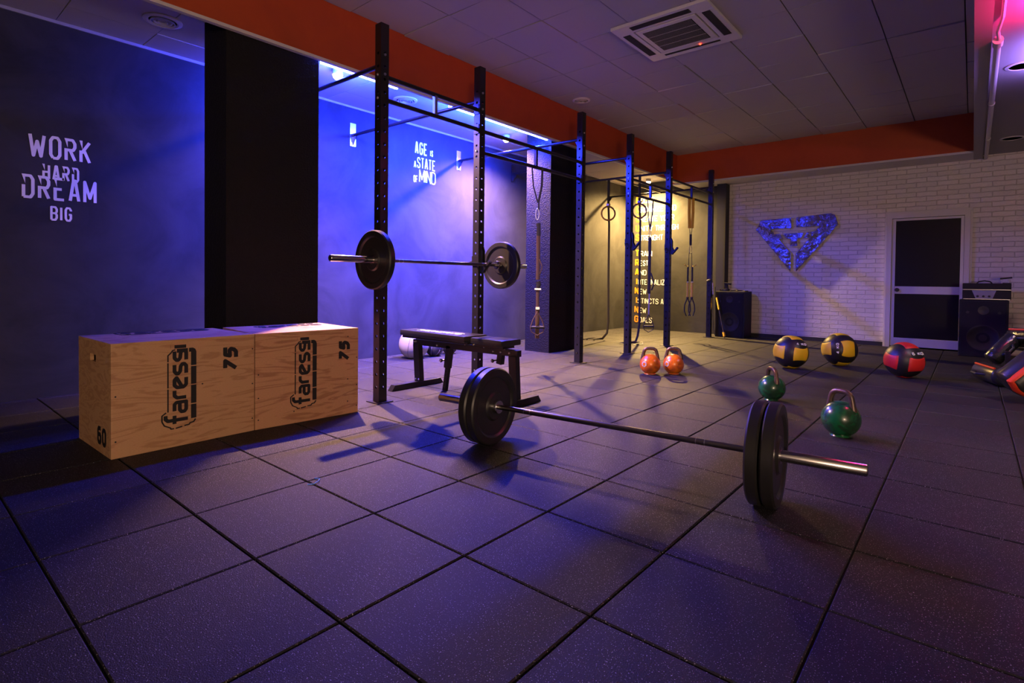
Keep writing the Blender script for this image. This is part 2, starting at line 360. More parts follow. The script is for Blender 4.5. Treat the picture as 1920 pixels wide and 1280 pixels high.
# ------------------------------------------------------------------ room shell
def slabs(xs, ys, z, drop, gap, cham, jitter):
    mb = MB(); rnd = random.Random(3)
    for i in range(len(xs) - 1):
        for j in range(len(ys) - 1):
            x0, x1, y0, y1 = xs[i] + gap, xs[i + 1] - gap, ys[j] + gap, ys[j + 1] - gap
            if x1 - x0 < .01 or y1 - y0 < .01: continue
            dz = [z + rnd.uniform(-jitter, jitter)] * 4; t = rnd.uniform(-jitter, jitter); dz = [dz[0] + t, dz[0] - t, dz[0] - t, dz[0] + t]
            c = [(x0, y0), (x1, y0), (x1, y1), (x0, y1)]; sg = -1 if drop < 0 else 1
            ci = [(x0 + cham, y0 + cham), (x1 - cham, y0 + cham), (x1 - cham, y1 - cham), (x0 + cham, y1 - cham)]
            vs = [(p[0], p[1], dz[k]) for k, p in enumerate(ci)] + [(p[0], p[1], dz[k] - sg * cham) for k, p in enumerate(c)] + [(p[0], p[1], z - drop) for p in c]
            mb.add(vs, [(0, 1, 2, 3)] + [(k, 4 + k, 4 + (k + 1) % 4, (k + 1) % 4) for k in range(4)] + [(4 + k, 8 + k, 8 + (k + 1) % 4, 4 + (k + 1) % 4) for k in range(4)])
    return mb
RX0, RX1, RY0, RY1 = -3.2, 6.4, -3.6, 10.0
xs = [-3.2, -3.14, -2.615, -2.09, -1.565, -1.04, -.5, .02, .555, 1.083, 1.6, 2.117] + [2.117 + .523 * k for k in range(1, 9)] + [6.4]
ys = [-3.6 + 0.1] + [0.0 - .487 * k for k in range(7, 0, -1)] + [0, .488, .981, 1.47, 1.95, 2.43, 2.912, 3.395, 3.881, 4.374] + [4.374 + .487 * k for k in range(1, 12)] + [9.96]
ys = sorted(set(round(y, 3) for y in ys))
fl = struct(slabs(xs, ys, 0.0, 0.02, 0.0032, 0.004, 0.0006).build('floor', m_rubber))
sub = MB().span((RX0, RY0, -0.12), (RX1, RY1, -0.012)).build('floor_bed', m_gap, fl)
struct(MB().span((RX0 - .15, RY0, -.12), (RX0, RY1, 3.5)).build('wall_left', m_plaster))
wb = struct(MB().span((RX0 - .15, RY1, -.12), (-1.15, RY1 + .15, 3.5)).build('wall_back_dark', m_plaster))
wf = struct(MB().span((-1.15, RY1, -.12), (1.386, RY1 + .15, 3.5)).span((2.384, RY1, -.12), (RX1, RY1 + .15, 3.5)).span((1.386, RY1, 2.05), (2.384, RY1 + .15, 3.5)).build('wall_back', m_brick))
struct(MB().span((RX1, RY0, -.12), (RX1 + .15, RY1, 3.5)).build('wall_right', m_grey))
struct(MB().span((RX0 - .15, RY0 - .15, -.12), (RX1 + .15, RY0, 3.5)).build('wall_front', m_grey))
struct(MB().span((-2.31, 1.39, 0.0), (-1.90, 2.15, 3.0)).build('wall_pillar', m_pillar))
struct(MB().span((-2.31, 5.53, 0.0), (-1.90, 6.22, 3.0)).build('wall_pillar', m_pillar))
struct(MB().span((-1.22, 9.80, 0.0), (-1.06, 10.0, 2.79)).build('wall_pillar', m_black))
struct(MB().span((-1.06, 9.97, 0), (1.386, 10.0, .065)).build('baseboard_back', m_black))
# ceilings
cx = [-1.85] + [-1.21 + .59 * k for k in range(0, 7)] + [2.42]
cy = [RY0] + [3.02 + .596 * k for k in range(-11, 11)] + [9.45]
cl = struct(slabs(cx, cy, 3.34, -.02, 0.005, 0.001, 0.005).build('ceiling', m_ceil))
MB().span((-1.86, RY0, 3.356), (2.46, RY1, 3.45)).build('ceiling_back', m_grid, cl)
ax = [RX0, -2.83, -2.24, -1.88]
ay = [RY0] + [3.0 + .596 * k for k in range(-11, 12)] + [RY1]
al = struct(slabs(ax, ay, 3.0, -.02, 0.003, 0.001, 0.002).build('ceiling_alcove', m_ceil))
MB().span((RX0, RY0, 3.016), (-1.88, RY1, 3.1)).build('ceiling_back', m_grid, al)
struct(MB().span((RX0, RY0, 2.975), (RX0 + .012, RY1, 3.0)).build('trim_1', m_grey))
rc = struct(MB().span((2.60, RY0, 2.84), (RX1, RY1, 3.0)).build('ceiling_right', m_darkceil))
struct(MB().span((2.40, RY0, 2.79), (2.50, RY1, 3.45)).span((2.5, RY0, 2.84), (2.6, RY1, 3.0)).build('trim_2', m_grey))
struct(MB().span((-1.875, RY0, 2.85), (-1.85, 9.5, 3.35)).build('trim_3', m_orange))
struct(MB().span((-1.88, RY0, 2.826), (-1.84, 9.5, 2.85)).build('trim_4', m_white))
struct(MB().span((-1.93, 9.45, 2.82), (2.40, 9.98, 3.35)).build('trim_5', m_orange))
struct(MB().span((-1.93, 9.44, 2.79), (2.40, 9.98, 2.82)).build('trim_6', m_white))
# door
dr = struct(thing('door_1', 'white framed door with two black panels in the brick wall', 'door'))
mb = MB()
mb.span((1.386, 9.93, 0), (1.45, 10.06, 1.995)).span((2.32, 9.93, 0), (2.384, 10.06, 1.995)).span((1.386, 9.93, 1.995), (2.384, 10.06, 2.06))
mb.build('door_frame', m_white, dr)
mb = MB().span((1.36, 9.95, 0), (1.386, 10.0, 2.06)).span((2.384, 9.95, 0), (2.41, 10.0, 2.06)).span((1.36, 9.95, 2.06), (2.41, 10.0, 2.10))
mb.build('architrave', m_white, dr, bevel=.004)
mb = MB().span((1.452, 9.955, .02), (1.50, 9.995, 1.99)).span((2.28, 9.955, .02), (2.318, 9.995, 1.99)).span((1.5, 9.955, 1.955), (2.28, 9.995, 1.99)).span((1.5, 9.955, .83), (2.28, 9.995, .945)).span((1.5, 9.955, .02), (2.28, 9.995, .15))
lf = mb.build('door_leaf', m_white, dr, bevel=.003)
MB().span((1.5, 9.972, .15), (2.28, 9.99, .83)).build('door_panel', m_glassblk, dr)
MB().span((1.5, 9.972, .945), (2.28, 9.99, 1.955)).build('door_panel', m_glassblk, dr)
MB().lathe([(.03, 0), (.03, .006), (.012, .008), (.012, .03), (.024, .04), (.024, .055), (.0, .06)], (1.53, 9.955, .89), (0, -1, 0), 20).build('door_knob', m_black, dr, True)
for k in ('category', 'label'): del dr[k]
# ------------------------------------------------------------------ lettering on walls
UY, UZ, UX = Vector((0, 1, 0)), Vector((0, 0, 1)), Vector((1, 0, 0))
def wall_words(name, label, rows, material, plane):
    t = thing(name, label, 'lettering')
    for (s, a, z0, w_, h_, th) in rows:
        mb = MB(); text(mb, s, (RX0 - .0005, a, z0), UY, UZ, UX, h_, w_, th, .003, cuts=(len(rows) == 4), gap=.9 if len(rows) == 4 else .55)
        mb.build('word', material, t)
    return t
def cut(mb_rows): return mb_rows
wall_words('wall_lettering', 'white painted words WORK HARD DREAM BIG on the dark wall above the boxes',
  [('WORK', .447, 1.895, .395, .185, .021), ('HARD', .530, 1.728, .233, .122, .015), ('DREAM', .407, 1.568, .472, .186, .021), ('BIG', .577, 1.407, .138, .116, .015)], m_letter, 'left')
wall_words('wall_lettering', 'small white words AGE IS A STATE OF MIND on the blue-lit wall', 
  [('AGE', 4.283, 2.620, .215, .165, .022), ('IS', 4.548, 2.628, .050, .085, .014), ('A', 4.268, 2.436, .042, .09, .012), ('STATE', 4.322, 2.440, .32, .145, .016),
   ('OF', 4.263, 2.246, .073, .092, .010), ('MIND', 4.360, 2.258, .290, .168, .015)], m_letter, 'left')
tl = thing('wall_lettering', 'tall column of words FOCUS TRAINING, orange initials and white words, on the yellow-lit wall', 'lettering')
zs = [2.592 - .193 * k for k in range(5)]; zs2 = [1.495 - .1955 * k for k in range(8)]
rows = [('F', 'OCUS', .30), ('O', 'RGANIZE AND', .79), ('C', 'REATE YOUR', .76), ('U', 'NITY THROUGH', .84), ('S', 'TRENGHT', .50),
        ('T', 'RAIN', .27), ('R', 'EST', .19), ('A', 'ND', .15), ('I', 'NTERNALIZE', .66), ('N', 'EW', .16), ('I', 'STINCTS AND', .72), ('N', 'EW', .16), ('G', 'OALS', .29)]
for k, (a, b, w_) in enumerate(rows):
    z0 = (zs + zs2)[k]
    mb = MB(); text(mb, a, (-2.972 + (0.03 if a == 'I' else 0), RY1 + .0005, z0), UX, UZ, -UY, .142, .028 if a == 'I' else .095, .028, .003); mb.build('initial', m_letter_o, tl)
    x_ = -2.862 - (.035 if a == 'I' else 0); ws = b.split(' '); nn = len(b)
    for q in ws:
        ww = w_ * len(q) / (nn + .0); mb = MB(); text(mb, q, (x_, RY1 + .0005, z0), UX, UZ, -UY, .112, ww, .014, .003, gap=.7); mb.build('word', m_letter, tl); x_ += ww + .05

# brushed steel emblem on the brick wall
em = thing('wall_emblem', 'brushed steel diamond shaped emblem mounted on the white brick wall', 'emblem', (0.055, 9.94, 0))
def epoly(pts, name='emblem_piece'):
    # emblem drawn in a 1674 x 1280 frame: x -> metres, y -> metres
    P = [((x - 775) / 1674 * 1.477 * 1.0, 2.235 - (y) / 1280 * 1.147) for x, y in pts]
    mb = MB(); mb.prism([(a, b) for a, b in P], (0, 0.015, 0), UX, UZ, -UY, .02)
    o = mb.build(name, m_brush, em, bevel=.003); return o
epoly([(170, 165), (735, 145), (735, 345), (345, 345), (735, 830), (735, 1180), (80, 350)])
epoly([(822, 145), (1400, 105), (1475, 140), (1530, 320), (830, 1180), (830, 830), (1060, 545), (945, 545), (1010, 435), (1145, 430), (1225, 335), (822, 335)])
epoly([(595, 445), (960, 445), (900, 545), (850, 550), (850, 690), (725, 690), (725, 550), (650, 545)])
epoly([(430, 445), (520, 445), (590, 545), (490, 548)])

# ------------------------------------------------------------------ ceiling fittings
ac = thing('ceiling_air_conditioner', 'square four-way air conditioner cassette in the main ceiling', 'air conditioner', (.24, 4.6, 3.34))
mb = MB(); H = .455
fr = .30
mb.span((-H, -H, -.03), (H, -fr, 0)).span((-H, fr, -.03), (H, H, 0)).span((-H, -fr, -.03), (-fr, fr, 0)).span((fr, -fr, -.03), (H, fr, 0))
mb.build('panel', m_pvc, ac, bevel=.004)
MB().span((-.285, -.285, -.034), (.285, .285, -.004)).build('grille_frame', m_pvc, ac, bevel=.004)
gm = MB().span((-.235, -.235, -.037), (.235, .235, -.033)); gr = gm.build('intake_grille', m_dark, ac)
mb = MB()
for k in range(1, 4): mb.span((-.235, -.235 + .1175 * k - .003, -.040), (.235, -.235 + .1175 * k + .003, -.036))
for k in range(1, 40): mb.span((-.235 + .01175 * k - .001, -.235, -.0385), (-.235 + .01175 * k + .001, .235, -.0365))
mb.build('grille_bar', m_grey, gr)
ax_ = 0
for (a, b) in (((-.28, -.415, -.034), (.28, -.345, -.028)), ((-.28, .345, -.034), (.28, .375, -.028)), ((-.415, -.28, -.034), (-.345, .28, -.028)), ((.345, -.28, -.034), (.415, .28, -.028))):
    v_ = MB().span(a, b).build('air_outlet', m_dark, ac)
MB().lathe([(0, -.042), (.009, -.040), (.012, -.034)], (.10, .32, 0), seg=12).build('indicator_light', m_red, ac, True)
def vent(x, y, z, rad, label, m=m_pvc):
    t = thing('ceiling_vent', label, 'ceiling vent', (x, y, z))
    MB().lathe([(rad * .72, 0), (rad * .72, -.012), (rad * .80, -.018), (rad, -.010), (rad, 0)], seg=40).build('flange', m, t, True)
    MB().lathe([(0, -.001), (rad * .73, -.001), (rad * .73, -.003), (0, -.003)], seg=32).build('duct_opening', m_dark, t)
    for k in range(1, 4):
        rr = rad * .73 * k / 4
        MB().lathe([(rr, -.006), (rr + .008, -.006), (rr + .014, -.022), (rr + .006, -.022), (rr, -.006)], seg=32).build('louvre_ring', m, t, True)
    return t
vent(-2.52, 1.16, 3.0, .135, 'round white louvred ceiling vent above the left dark wall, left of the black pillar')
vent(-2.52, 3.58, 3.0, .135, 'round louvred ceiling vent lit blue between the two pillars')
vent(-2.45, 9.0, 3.0, .12, 'round louvred ceiling vent over the yellow-lit alcove')
vent(-1.53, 5.68, 3.336, .115, 'small round vent in the main ceiling beside the red beam')
for (x, y, rr, lb) in ((2.72, 5.97, .12, 'round flush ceiling downlight in the right ceiling, nearer one'), (2.77, 9.0, .12, 'round flush ceiling downlight in the right ceiling near the brick wall')):
    t = thing('ceiling_downlight', lb, 'ceiling light', (x, y, 2.84))
    MB().lathe([(rr * .8, 0), (rr * .8, -.01), (rr, -.006), (rr, 0)], seg=36).build('rim', m_pvc, t, True)
    MB().lathe([(0, -.004), (rr * .8, -.004)], seg=30).build('diffuser', m_grey, t)
def spot(x, y, label):
    t = thing('ceiling_spotlight', label, 'spotlight', (x, y, 3.0))
    MB().lathe([(.045, 0), (.05, -.01), (.05, -.055), (.042, -.055), (.036, -.02)], seg=28).build('housing', m_pvc, t, True)
    MB().lathe([(.044 * math.sin(math.pi * k / 12), -.058 - .044 * math.cos(math.pi * k / 12)) for k in range(13)], seg=20).build('bulb', m_bulb, t, True)
spot(-2.33, 2.60, 'glowing warm spotlight in the alcove ceiling beside the first black pillar')
spot(-2.60, 5.42, 'warm ceiling spotlight beside the lavender-lit pillar')
spot(-2.50, 9.60, 'warm ceiling spotlight above the FOCUS TRAINING lettering')
for (y0, y1, lb) in ((2.2, 3.02, 'short bright blue light tube behind the red beam, nearer one'), (3.72, 5.50, 'long bright blue light tube behind the red beam, farther one')):
    t = thing('light_tube', lb, 'light', (-1.95, 0, 2.852))
    MB().cyl((0, y0, 0), (0, y1, 0), .012, 12).build('glowing_tube', m_led, t, True)
    for yy in (y0 + .05, (y0 + y1) / 2, y1 - .05): MB().span((-.004, yy - .006, .010), (.075, yy + .006, .020)).build('tube_clip', m_pvc, t)
for y_, mm, lb, xx in ((4.3, m_pinktube, 'pink glowing light tube under the right ceiling', 2.95), (5.7, m_bluetube, 'violet glowing light tube under the right ceiling', 3.0)):
    t = thing('light_tube', lb, 'light', (xx, y_, 2.66)); MB().cyl((0, -.4, 0), (0, .4, 0), .015, 10).build('glowing_tube', mm, t, True)
    for s_ in (-.3, .3): MB().cyl((0, s_, 0), (0, s_, .18), .006, 6).build('hanger', m_steel, t)
pp = thing('ceiling_pipe', 'white pipe running along the underside of the right ceiling', 'pipe', (2.535, 0, 2.79))
MB().cyl((0, 5.1, 0), (0, 9.95, 0), .022, 14).build('pipe_run', m_pvc, pp, True)
MB().cyl((0, 5.05, 0), (0, 5.16, 0), .032, 14).build('end_sleeve', m_pvc, pp, True)
for y_ in (6.9, 8.6): MB().lathe([(.022, -.01), (.028, -.01), (.028, .01), (.022, .01)], (0, y_, 0), (0, 1, 0), 14).span((-.006, y_ - .008, .02), (.006, y_ + .008, .055)).build('clamp', m_alu, pp)
p2 = MB().tube([(2.54, 5.05, 2.79), (2.53, 4.9, 2.80), (2.55, 4.7, 2.825), (2.55, 2.0, 2.825)], .012, 8).build('ceiling_cable', m_pvc, None, True); tag(p2, 'thin pale conduit continuing toward the camera from the ceiling pipe', 'cable')

# ------------------------------------------------------------------ power rig
PX = -1.13; W = .075; PH = 2.95
rig = thing('power_rig', 'tall black steel pull-up rig with six perforated uprights bolted to floor and wall', 'gym rig', (PX, 0, 0))
def upright_mesh():
    mb = MB(); pitch = .1; n = 27; z0 = .12; h = W / 2; hr = .0125
    for (u, nrm) in ((Vector((1, 0, 0)), Vector((0, -1, 0))), (Vector((0, 1, 0)), Vector((1, 0, 0))), (Vector((-1, 0, 0)), Vector((0, 1, 0))), (Vector((0, -1, 0)), Vector((-1, 0, 0)))):
        def P(a, z, dp=0): return nrm * (h - dp) + u * a + Vector((0, 0, z))
        mb.add([P(-h, 0), P(h, 0), P(h, z0 - pitch / 2), P(-h, z0 - pitch / 2)], [(0, 1, 2, 3)])
        zt = z0 + pitch * (n - .5)
        mb.add([P(-h, zt), P(h, zt), P(h, PH), P(-h, PH)], [(0, 1, 2, 3)])
        for k in range(n):
            zc = z0 + pitch * k
            outer = [(-h, -.05), (0, -.05), (h, -.05), (h, 0), (h, .05), (0, .05), (-h, .05), (-h, 0)]
            inner = [(hr * math.cos(R(a)), hr * math.sin(R(a))) for a in (225, 270, 315, 0, 45, 90, 135, 180)]
            vs = [P(a, zc + b) for a, b in outer] + [P(a, zc + b) for a, b in inner] + [P(a, zc + b, .004) for a, b in inner]
            fs = [(i, (i + 1) % 8, 8 + (i + 1) % 8, 8 + i) for i in range(8)] + [(8 + i, 8 + (i + 1) % 8, 16 + (i + 1) % 8, 16 + i) for i in range(8)]
            mb.add(vs, fs)
    mb.add([(-h, -h, PH), (h, -h, PH), (h, h, PH), (-h, h, PH)], [(0, 1, 2, 3)])
    return mb
UPY = [2.24, 3.345, 5.08, 6.28, 7.52, 9.26]
um = upright_mesh(); um0 = None
plate_m = bolt_m = None
def boltmesh(ax=(0, -1, 0), rr=.011): return MB().lathe([(rr, 0), (rr, .004), (rr * .7, .009), (0, .010)], (0, 0, 0), ax, 10)
bx_ = boltmesh((1, 0, 0)).build('bolt', m_bolt, rig, True); by_ = boltmesh((0, -1, 0)).build('bolt', m_bolt, rig, True)
bx_used = by_used = False
def put_bolt(src, loc):
    global bx_used, by_used
    first = (src is bx_ and not bx_used) or (src is by_ and not by_used)
    if src is bx_: bx_used = True
    else: by_used = True
    o = src if first else src.copy()
    if not first: col.objects.link(o)
    o.parent = rig; o.location = loc
for i, y in enumerate(UPY):
    if um0 is None: um0 = um.build('upright', m_steel, rig, loc=(0, y, 0)); 
    else: o = um0.copy(); col.objects.link(o); o.location = (0, y, 0)
    if plate_m is None: plate_m = MB().span((-.075, -.075, 0), (.075, .075, .008)).build('base_plate', m_steel, rig, loc=(0, y, 0), bevel=.002)
    else: o = plate_m.copy(); col.objects.link(o); o.location = (0, y, 0)
    for s_ in ((-.056, -.056), (.056, -.056), (.056, .056)):
        pass
AZ = 2.64
for i, y in enumerate(UPY):
    arm = MB().cyl((-W / 2, y, AZ), (-3.2 - PX + .02, y, AZ + .02), .018, 14).build('wall_arm', m_steel, rig, True)
    xw = -3.2 - PX
    MB().span((xw, y - .04, AZ - .11), (xw + .008, y + .04, AZ + .16)).build('wall_bracket', m_bolt if i in (1, 2) else m_steel, rig, bevel=.001)
    MB().prism([(0, 0), (.10, .0), (0, -.12)], (xw + .005, y - .004, AZ + .02), UX, UZ, UY, .008).build('gusset', m_steel, rig)
    MB().prism([(0, 0), (-.06, 0), (0, -.10)], (-W / 2, y - .004, AZ), UX, UZ, UY, .008).build('gusset', m_steel, rig)
    for z in (AZ + .07, AZ - .08): put_bolt(bx_, (W / 2, y + .0, z))
BARS = [(0, 1, 2.555, 2.375), (1, 2, 2.37, 2.17), (3, 4, 2.36, 2.155), (4, 5, 2.545, 2.35)]
for (a, b, z1, z2) in BARS:
    ya, yb = UPY[a] + W / 2, UPY[b] - W / 2; ym = (ya + yb) / 2
    for z in (z1, z2):
        MB().cyl((0, ya, z), (0, yb, z), .018, 16).build('crossbar', m_steel, rig, True)
        for yy, sg in ((ya, 1), (yb, -1)):
            MB().span((-.03, yy, z - .045), (.03, yy + sg * .006, z + .045)).build('bar_flange', m_steel, rig, bevel=.001)
        put_bolt(by_, (0, UPY[a] - W / 2, z)); put_bolt(by_, (0, UPY[b] - W / 2, z + .0))
    MB().bar((0, ym, z2), (0, ym, z1), .03, .03).build('bar_spacer', m_bolt if a == 0 else m_steel, rig)
# diagonal inner bars across the far bay (second layer)
MB().cyl((-.95, UPY[4], AZ + .01), (-.95, UPY[5], AZ + .01), .016, 12).build('crossbar', m_steel, rig, True)

# j hooks
def jhook(y, z, label, pin=True):
    t = thing('bar_hook', label, 'bar hook', (PX, y, z), group='bar hooks on the rig')
    h = W / 2 + .002
    mb = MB().span((-h, -h - .006, -.045), (h, -h, .045)).span((-h, h, -.045), (h, h + .006, .045)).span((h, -h - .006, -.06), (h + .007, h + .006, .06))
    mb.build('sleeve', m_steel, t, bevel=.001)
    mb = MB()
    pl = [(h, -.075), (h + .05, -.075), (h + .085, -.045), (h + .10, -.015), (h + .075, -.015), (h + .045, -.045), (h + .045, .07), (h + .03, .11), (h, .13)]
    pl = [(h, -.10), (h + .03, -.115), (h + .122, -.015), (h + .106, .0), (h + .058, -.054), (h + .030, .0), (h + .030, .09), (h + .015, .13), (h, .14)]
    for yy in (-.02, .012): mb.prism(pl, (0, yy, 0), UX, UZ, UY, .008)
    mb.bar((h + .04, 0, -.088), (h + .114, 0, -.008), .032, .012, up=(0, 1, 0))
    mb.build('hook_arm', m_steel, t, bevel=.001)
    MB().cyl((0, -h - .05, -.02), (0, -h, -.02), .007, 10).lathe([(0, 0), (.012, .004), (.014, .012), (.010, .02)], (0, -h - .068, -.02), (0, 1, 0), 14).build('locking_pin', m_steel, t, True)
jhook(UPY[0], 1.15, 'black bar hook on the nearest upright holding the racked barbell')
jhook(UPY[1], 1.15, 'black bar hook on the second upright holding the racked barbell')
jhook(UPY[3] - .0, 1.50, 'empty black bar hook on the fourth upright')
jhook(UPY[4] - .0, 1.50, 'empty black bar hook on the fifth upright')

# ------------------------------------------------------------------ barbells and plates
def barbell(loc, rot, half, collar, label):
    t = thing('barbell', label, 'barbell', loc, rot)
    s_ = MB().cyl((0, -collar, 0), (0, collar, 0), .0145, 20).build('shaft', m_shaft, t, True)
    for y in (-.50, -.46, .46, .50, ): MB().lathe([(.0149, -.002), (.0149, .002)], (0, y, 0), (0, 1, 0), 18).build('ring_mark', m_bolt, s_)
    for sg in (-1, 1):
        sl = MB().lathe([(.0, 0), (.02, 0), (.025, .004), (.025, half - collar - .004), (.022, half - collar), (.0, half - collar)], (0, sg * collar, 0), (0, sg, 0), 32).build('sleeve', m_chrome, t, True)
        MB().lathe([(.015, -.012), (.037, -.010), (.040, -.006), (.040, .018), (.036, .022), (.025, .022)], (0, sg * collar, 0), (0, sg, 0), 32).build('collar', m_chrome, t, True)
        MB().lathe([(0, .0005), (.016, .0005), (.016, .002), (0, .002)], (0, sg * half, 0), (0, sg, 0), 24).build('end_cap', m_black, t)
    return t
def wplate(label, loc, rot, th=.05, group=None, rad=.225):
    t = thing('weight_plate', label, 'weight plate', loc, rot, group)
    h = th / 2
    pr = [(.026, -h), (.075, -h), (.080, -h + .004), (.086, -h + .010), (.168, -h + .012), (.176, -h + .003), (.182, -h), (rad - .008, -h), (rad, -h + .008), (rad, h - .008), (rad - .008, h),
          (.182, h), (.176, h - .003), (.168, h - .012), (.086, h - .010), (.080, h - .004), (.075, h), (.026, h), (.026, -h)]
    MB().lathe(pr, (0, 0, 0), (0, 1, 0), 72).build('rubber_disc', m_bumper, t, True, angle=25)
    for sg in (-1, 1): MB().lathe([(.0258, 0), (.036, 0), (.036, .0012), (.0258, .0012)], (0, sg * h, 0), (0, sg, 0), 28).build('hub_ring', m_shaft, t)
    return t
barbell((-1.03, 2.833, 1.113), (0, 0, 0), 1.098, .665, 'steel barbell resting in the hooks of the rig')
gp = 'plates on the racked barbell'
wplate('black rubber weight plate on the left end of the racked barbell', (-1.03, 2.833 - .722, 1.113), (0, 0, 0), .052, gp)
wplate('black rubber weight plate on the far end of the racked barbell, behind the second upright', (-1.03, 2.833 + .728, 1.113), (0, 0, 0), .052, gp)
BR = math.atan2(.235, 2.262) - R(90); BC = Vector((.994, 2.093, .225))
barbell(BC, (0, 0, BR), 1.135, .685, 'long steel barbell lying loaded on the rubber floor')
bd = Vector((-math.sin(BR), math.cos(BR), 0)); gp = 'plates on the floor barbell'
for off, lb in ((-.783, 'outer black weight plate on the left end of the floor barbell'), (-.728, 'inner black weight plate on the left end of the floor barbell, facing the bar'),
                (.735, 'inner black weight plate on the right end of the floor barbell'), (.795, 'outer black weight plate on the floor barbell, beside the long bare right sleeve')):
    wplate(lb, BC + bd * off, (0, 0, BR), .053, gp)

# ------------------------------------------------------------------ plyometric boxes
def plybox(name, label, loc, rz, L, Wd, H, wood, hole):
    t = thing(name, label, 'jump box', loc, (0, 0, rz), 'wooden jump boxes')
    T = .018
    # local: front face x=0, body to x=-Wd, y 0..L
    MB().span((-Wd, 0, H - T), (0, L, H)).build('top_panel', wood, t, bevel=.0015)
    fp = MB().span((-T, 0, 0), (0, L, H - T)).build('front_panel', wood, t, bevel=.0015)
    MB().span((-Wd, 0, 0), (-Wd + T, L, H - T)).build('rear_panel', wood, t, bevel=.0015)
    MB().span((-Wd + T, T, 0), (-T, L - T, T)).build('bottom_panel', wood, t)
    for y0 in (0, L - T):
        mb = MB()
        if hole:
            a, b, c_, d_ = -Wd / 2 - .07, -Wd / 2 + .04, .49, .53
            if y0 > 0: a, b = a, b
            mb.span((-Wd + T, y0, 0), (a, y0 + T, H - T)).span((b, y0, 0), (-T, y0 + T, H - T)).span((a, y0, 0), (b, y0 + T, c_)).span((a, y0, d_), (b, y0 + T, H - T))
        else: mb.span((-Wd + T, y0, 0), (-T, y0 + T, H - T))
        mb.build('end_panel', wood, t)
    return t, fp
def logo(parent, o, u, v, n, L_):
    """stencilled word with its frame; u runs along the word, v up the letters"""
    o, u, v, n = map(Vector, (o, u, v, n)); s_ = L_ / 30.0
    mb = MB()
    def st(lines, th, dx=0, dy=0, sl=0): strokes(mb, [[(x + dx, y + dy) for x, y in l] for l in lines], o, u, v, n, s_, s_, th * s_, .0012, sl)
    x = 2.1
    for c in 'faressi':
        if c == 'i': st([[(0, 0), (0, 4)]], 1.3, x, 0); st([[(.1, 5.35), (.1, 5.36)]], 1.3, x, 0)
        else: st(G[c], 1.3, x, 0)
        x += {'f': 3.9, 'a': 5.4, 'r': 3.9, 'e': 5.2, 's': 5.1}.get(c, 2)
    # heavy bar under the word, in four lengths, wrapping up the end
    for a, b in ((2.8, 8.2), (8.6, 15.6), (16.0, 22.8), (23.2, 28.4)): mb.prism([(a * s_, -3.6 * s_), (b * s_, -3.6 * s_), (b * s_, -1.7 * s_), (a * s_, -1.7 * s_)], o, u, v, n, .0012)
    mb.prism([(28.4 * s_, -3.6 * s_), (29.4 * s_, -3.2 * s_), (29.9 * s_, -2.4 * s_), (29.9 * s_, -1.0 * s_), (28.4 * s_, -1.0 * s_)], o, u, v, n, .0012)
    mb.prism([(28.4 * s_, -.6 * s_), (29.9 * s_, -.6 * s_), (29.9 * s_, 3.2 * s_), (28.4 * s_, 3.2 * s_)], o, u, v, n, .0012)
    # thin outline above the word and round the first letter
    st([[(29.6, 3.7), (29.4, 4.6), (28.4, 5.3), (27.6, 6.2), (25.2, 6.2)], [(24.8, 6.2), (15.4, 6.2)], [(15.0, 6.2), (6.4, 6.2)], [(6.4, 6.8), (5.4, 8.2), (3.2, 8.2), (1.6, 7.4), (.5, 5.4), (0, 5.2), (0, 4.2)],
        [(.0, 3.6), (.3, 1.4)], [(.5, .6), (.6, -1.0), (1.2, -1.4), (1.4, -2.6), (2.4, -3.3)]], .45)
    return mb.build('stencil_logo', m_ink, parent)
def number(parent, s, o, u, v, n, h, w_, th, sl=.30):
    mb = MB(); text(mb, s, o, u, v, n, h, w_, th, .0012, sl, .6); return mb.build('stencil_number', m_ink, parent)
def screws(parent, pts, n=(1, 0, 0)):
    src = None
    for p in pts:
        if src is None: src = MB().lathe([(.0045, 0), (.0045, .001)], (0, 0, 0), n, 10).build('screw', m_black, parent); o = src
        else: o = src.copy(); col.objects.link(o)
        o.location = p
BH, BW = .612, .61
b1, f1 = plybox('jump_box', 'pale plywood jump box nearer the camera, with a hand hole in its end', (-1.022, .455, 0), R(1.2), .757, BW, BH, m_ply, True)
logo(b1, (-.0, .362, .105), UZ, -UY, UX, .455)
number(b1, '75', (0, .655, .385), UZ, -UY, UX, .088, .150, .024)
number(b1, '60', (-.235, -.0002, .045), UX, UZ, -UY, .10, .155, .022, 0)
logo(b1, (-.50, .17, BH), UY, -UX, UZ, .50); number(b1, '50', (-.545, .56, BH), UY, -UX, UZ, .055, .12, .018)
screws(b1, [(0, .02, .09), (0, .02, .33), (0, .745, .08), (0, .745, .30), (0, .745, .52), (0, .45, .34)])
b2, f2 = plybox('jump_box', 'grainy plywood jump box farther from the camera, touching the uprights', (-1.035, 1.216, 0), R(-4.5), .722, BW, BH, m_ply2, False)
logo(b2, (0, .352, .095), UZ, -UY, UX, .455)
number(b2, '75', (0, .655, .370), UZ, -UY, UX, .085, .148, .024)
logo(b2, (-.44, .18, BH), UY, -UX, UZ, .46); number(b2, '50', (-.545, .52, BH), UY, -UX, UZ, .055, .12, .018)
screws(b2, [(0, .02, .06), (0, .02, .2), (0, .02, .35), (0, .25, .08), (0, .30, .56), (0, .71, .05), (0, .71, .2), (0, .71, .4), (0, .64, .09), (0, .64, .25), (0, .64, .40), (0, .64, .555)])

